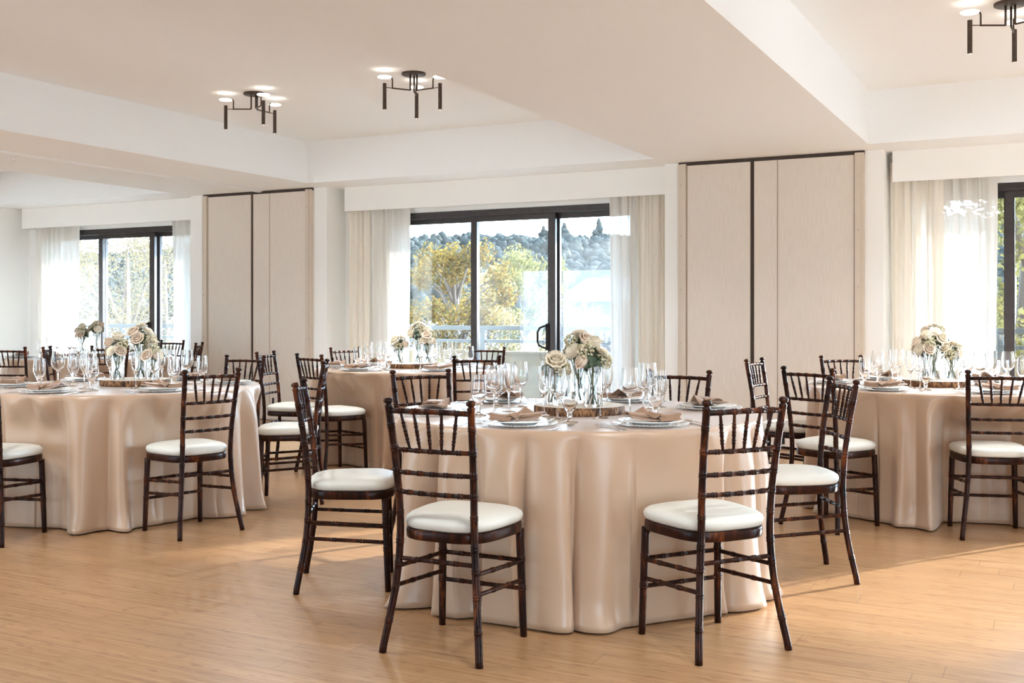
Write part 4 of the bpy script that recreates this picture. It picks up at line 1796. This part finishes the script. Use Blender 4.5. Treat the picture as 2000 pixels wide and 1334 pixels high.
flower_proto('rose', rose_bloom(), M['petal_rose'], .033)
flower_proto('lisianthus', rose_bloom(.036, .004, 5), M['petal_cream'], .036)
flower_proto('chrysanthemum', mum_bloom(), M['petal_white'], .042)
fp = flower_proto('filler', filler_bloom(), M['berry'], .033, False)
filler_twigs().obj('twigs', M['stem'], [c for c in fp.children if c.name.startswith('bloom')][0])
lp = thing('leaf_sprig', 'leaf sprig', 'foliage')
lb = MB()
for i in range(6):
    lm = leaf_mesh(.050 - .003 * i, .0145, .5)
    lb.merge(lm, Matrix.Translation((0, 0, -.045 + .013 * i)) @ Matrix.Rotation(i * 2.4, 4, 'Z') @ Matrix.Rotation(.55 - .05 * i, 4, 'X'))
lb.obj('bloom', M['leaf'], lp)
s_ = MB(); s_.tube([(0, 0, 0), (0, 0, 1)], .0018, 6); s_.obj('stem', M['stem'], lp)
BL['sprig'] = lp
BL_USED = set()
USED_LABELS = set()
FLW = {'rose': ('rose', 'blush rose'), 'lisianthus': ('lisianthus', 'cream ruffled lisianthus'),
       'chrysanthemum': ('chrysanthemum', 'white chrysanthemum'), 'filler': ('filler_flower', 'pale floret cluster'),
       'sprig': ('leaf_sprig', 'green leaf sprig')}


def put_flower(kind, foot, head, tilt_out, spin, label, scale=1.0):
    foot, head = Vector(foot), Vector(head)
    d = head - foot
    L = d.length
    q = d.normalized().to_track_quat('Z', 'Y')
    if kind in BL_USED:
        r = dup(BL[kind], foot)
    else:
        r = BL[kind]
        BL_USED.add(kind)
    nm = FLW[kind][0]
    r.name = nm
    r.location = foot
    r.rotation_mode = 'QUATERNION'
    r.rotation_quaternion = q
    tag(r, label, 'foliage' if kind == 'sprig' else 'flower', 'flowers in the vases')
    inv = q.inverted()
    out = inv @ Vector(tilt_out).normalized()
    for c in r.children:
        if c.name.startswith('bloom') or c.name.startswith('leaves'):
            c.location = (0, 0, L)
            c.rotation_mode = 'QUATERNION'
            c.rotation_quaternion = out.to_track_quat('Z', 'Y') @ Matrix.Rotation(spin, 3, 'Z').to_quaternion()
            c.scale = (scale,) * 3
            if kind == 'sprig':
                c.name = 'leaves'
        else:
            c.scale = (1, 1, L - (.012 if kind != 'sprig' else 0))


def make_vase(h, rad, loc, label):
    r = thing('glass_vase', label, 'vase', loc, 0, 'clear cylinder vases')
    q = MB()
    q.lathe([(0, 0), (rad - .001, 0), (rad, .002), (rad, h - .001), (rad - .001, h), (rad - .0028, h - .001), (rad - .0028, .011), (0, .011)], 36)
    q.obj('cylinder', M['glass'], r, sharp=40)
    q = MB()
    q.lathe([(0, .0113), (rad - .0031, .0113), (rad - .0031, .055), (0, .055)], 32)
    q.obj('water', M['water'], r, sharp=40)
    return r


def arrangement(tk, slab, vases):
    t = TABLES[tk]
    who = t['who']
    sx, sd, sr = slab
    sp_ = P(sx, sd)
    rnd = random.Random(t['seed'] * 3)
    r = thing('wood_slice', 'round wood slice with rough bark edge carrying vases, ' + who, 'wood slice', (sp_[0], sp_[1], Z_T + .0005), 0, 'wood slices under the vases')
    nseg = 120
    vs, fs = [], []
    rr_ = [sr * (1 + .035 * noise.noise(Vector((math.cos(2 * PI * k / nseg) * 1.6, math.sin(2 * PI * k / nseg) * 1.6, t['seed'])))
                 + .012 * noise.noise(Vector((math.cos(2 * PI * k / nseg) * 14, math.sin(2 * PI * k / nseg) * 14, t['seed'])))) for k in range(nseg)]
    for j, (kk, z) in enumerate([(.975, .0), (1.0, .006), (1.0, .018), (.998, .030), (.985, .0375)]):
        for k in range(nseg):
            a_ = 2 * PI * k / nseg
            q_ = rr_[k] * kk * (1 + .008 * noise.noise(Vector((math.cos(a_) * 30, math.sin(a_) * 30, z * 60))))
            vs.append((q_ * math.cos(a_), q_ * math.sin(a_), z))
    for j in range(4):
        for k in range(nseg):
            k2 = (k + 1) % nseg
            fs.append((j * nseg + k, j * nseg + k2, (j + 1) * nseg + k2, (j + 1) * nseg + k))
    q = MB(); q.add(vs, fs); q.obj('bark', M['bark'], r)
    q = MB()
    tv = [(rr_[k] * .986 * math.cos(2 * PI * k / nseg), rr_[k] * .986 * math.sin(2 * PI * k / nseg), .0376) for k in range(nseg)]
    q.add(tv + [(0, 0, .0385)], [(k, (k + 1) % nseg, nseg) for k in range(nseg)])
    q.add([(p[0] * .985, p[1] * .985, 0) for p in tv] + [(0, 0, 0)], [((k + 1) % nseg, k, nseg) for k in range(nseg)])
    q.obj('cut_face', M['slabtop'], r)
    zt = Z_T + .0395
    for (size, dx, dd, h, zc, Rd, order) in vases:
        Rd *= 1.08
        vx, vy = P(sx + dx, sd + dd)
        rad = .0405
        make_vase(h, rad, (vx, vy, zt), '%s clear glass cylinder vase with stems in water, %s' % (size, who))
        vw = '%s vase, %s' % (size, who)
        off = rnd.random() * 6.28
        n = len(order)
        nup = 3 if n > 7 else 2
        for i, kind in enumerate(order):
            first = i == 0
            if first:
                hd = Vector((vx + .004, vy, zc + Rd * .60))
                dirv = Vector((.05, -.05, 1))
                ang = 0
                tier = 'topmost'
            elif i <= nup:
                ang = off + 2 * PI * (i - 1) / nup + rnd.uniform(-.15, .15)
                rr2 = Rd * .56
                hd = Vector((vx + rr2 * math.cos(ang), vy + rr2 * math.sin(ang), zc + Rd * .18 + rnd.uniform(-.006, .006)))
                dirv = Vector((math.cos(ang), math.sin(ang), 1.1))
                tier = 'upper'
            else:
                ang = off + .6 + 2 * PI * (i - 1 - nup) / (n - 1 - nup) + rnd.uniform(-.12, .12)
                rr2 = Rd * (.80 if kind != 'sprig' else .95)
                hd = Vector((vx + rr2 * math.cos(ang), vy + rr2 * math.sin(ang), zc - Rd * .38 + rnd.uniform(-.008, .008)))
                dirv = Vector((math.cos(ang), math.sin(ang), .55))
                tier = 'low'
            fa = ang + PI + rnd.uniform(-.5, .5)
            fr = rnd.uniform(.012, .026)
            ft = Vector((vx + fr * math.cos(fa), vy + fr * math.sin(fa), zt + .0135))
            # keep the stem inside the rim of the vase
            rim = Vector((vx, vy, 0))
            tt = (zt + h - ft.z) / (hd.z - ft.z)
            pr = ft.lerp(hd, tt)
            dv = Vector((pr.x - vx, pr.y - vy))
            if dv.length > rad - .008:
                k_ = (rad - .008) / dv.length
                tgt = Vector((vx + dv.x * k_, vy + dv.y * k_, zt + h))
                hd2 = ft + (tgt - ft) / tt
                hd = Vector((hd2.x, hd2.y, hd.z)).lerp(hd, .35)
            side = Vector((math.cos(ang), math.sin(ang)))
            toward = side.dot(V2(0, -1))
            across = side.dot(V2(1, 0))
            dirs = ['right-side', 'right-rear', 'window-side', 'left-rear', 'left-side', 'left-front', 'room-side', 'right-front']
            where = dirs[int(round(math.atan2(-toward, across) / (PI / 4))) % 8]
            lab = ('topmost ' if first else tier + ' ' + where + ' ') + FLW[kind][1] + ', ' + vw
            if lab in USED_LABELS:
                lab = 'outer ' + lab
            USED_LABELS.add(lab)
            put_flower(kind, ft, hd, dirv, rnd.random() * 6, lab, rnd.uniform(.90, 1.08))


FULL = ['chrysanthemum', 'rose', 'chrysanthemum', 'filler', 'rose', 'filler', 'lisianthus', 'sprig', 'chrysanthemum', 'sprig']
MIDF = ['lisianthus', 'rose', 'filler', 'chrysanthemum', 'chrysanthemum', 'rose', 'sprig', 'filler', 'lisianthus']
SMALL = ['chrysanthemum', 'filler', 'lisianthus', 'chrysanthemum', 'sprig', 'filler', 'rose']
arrangement('front', (.307, 4.90, .208), [
    ('tallest', .005, .085, .215, 1.072, .070, FULL), ('middle-sized', .056, -.125, .180, 1.032, .072, MIDF), ('smallest', -.112, -.005, .140, .990, .055, SMALL)])
arrangement('narrow', (-2.41, 6.86, .215), [
    ('tallest', .03, .02, .215, 1.085, .080, FULL), ('middle-sized', -.085, -.075, .180, 1.015, .075, MIDF), ('smallest', .115, -.01, .145, .985, .075, SMALL)])
arrangement('middle', (-.865, 9.10, .205), [
    ('tallest', .065, .02, .215, 1.085, .072, FULL), ('middle-sized', .145, .0, .180, 1.02, .070, MIDF), ('smallest', -.095, .02, .140, .975, .062, SMALL)])
arrangement('wide', (2.69, 6.78, .21), [
    ('tallest', .0, .05, .215, 1.09, .075, FULL), ('middle-sized', -.095, -.05, .180, 1.025, .075, MIDF), ('smallest', .085, -.02, .145, .985, .062, SMALL)])
arrangement('corner', (-4.52, 11.42, .20), [
    ('tallest', .085, .03, .215, 1.085, .066, FULL), ('middle-sized', -.06, .0, .180, 1.03, .070, MIDF)])
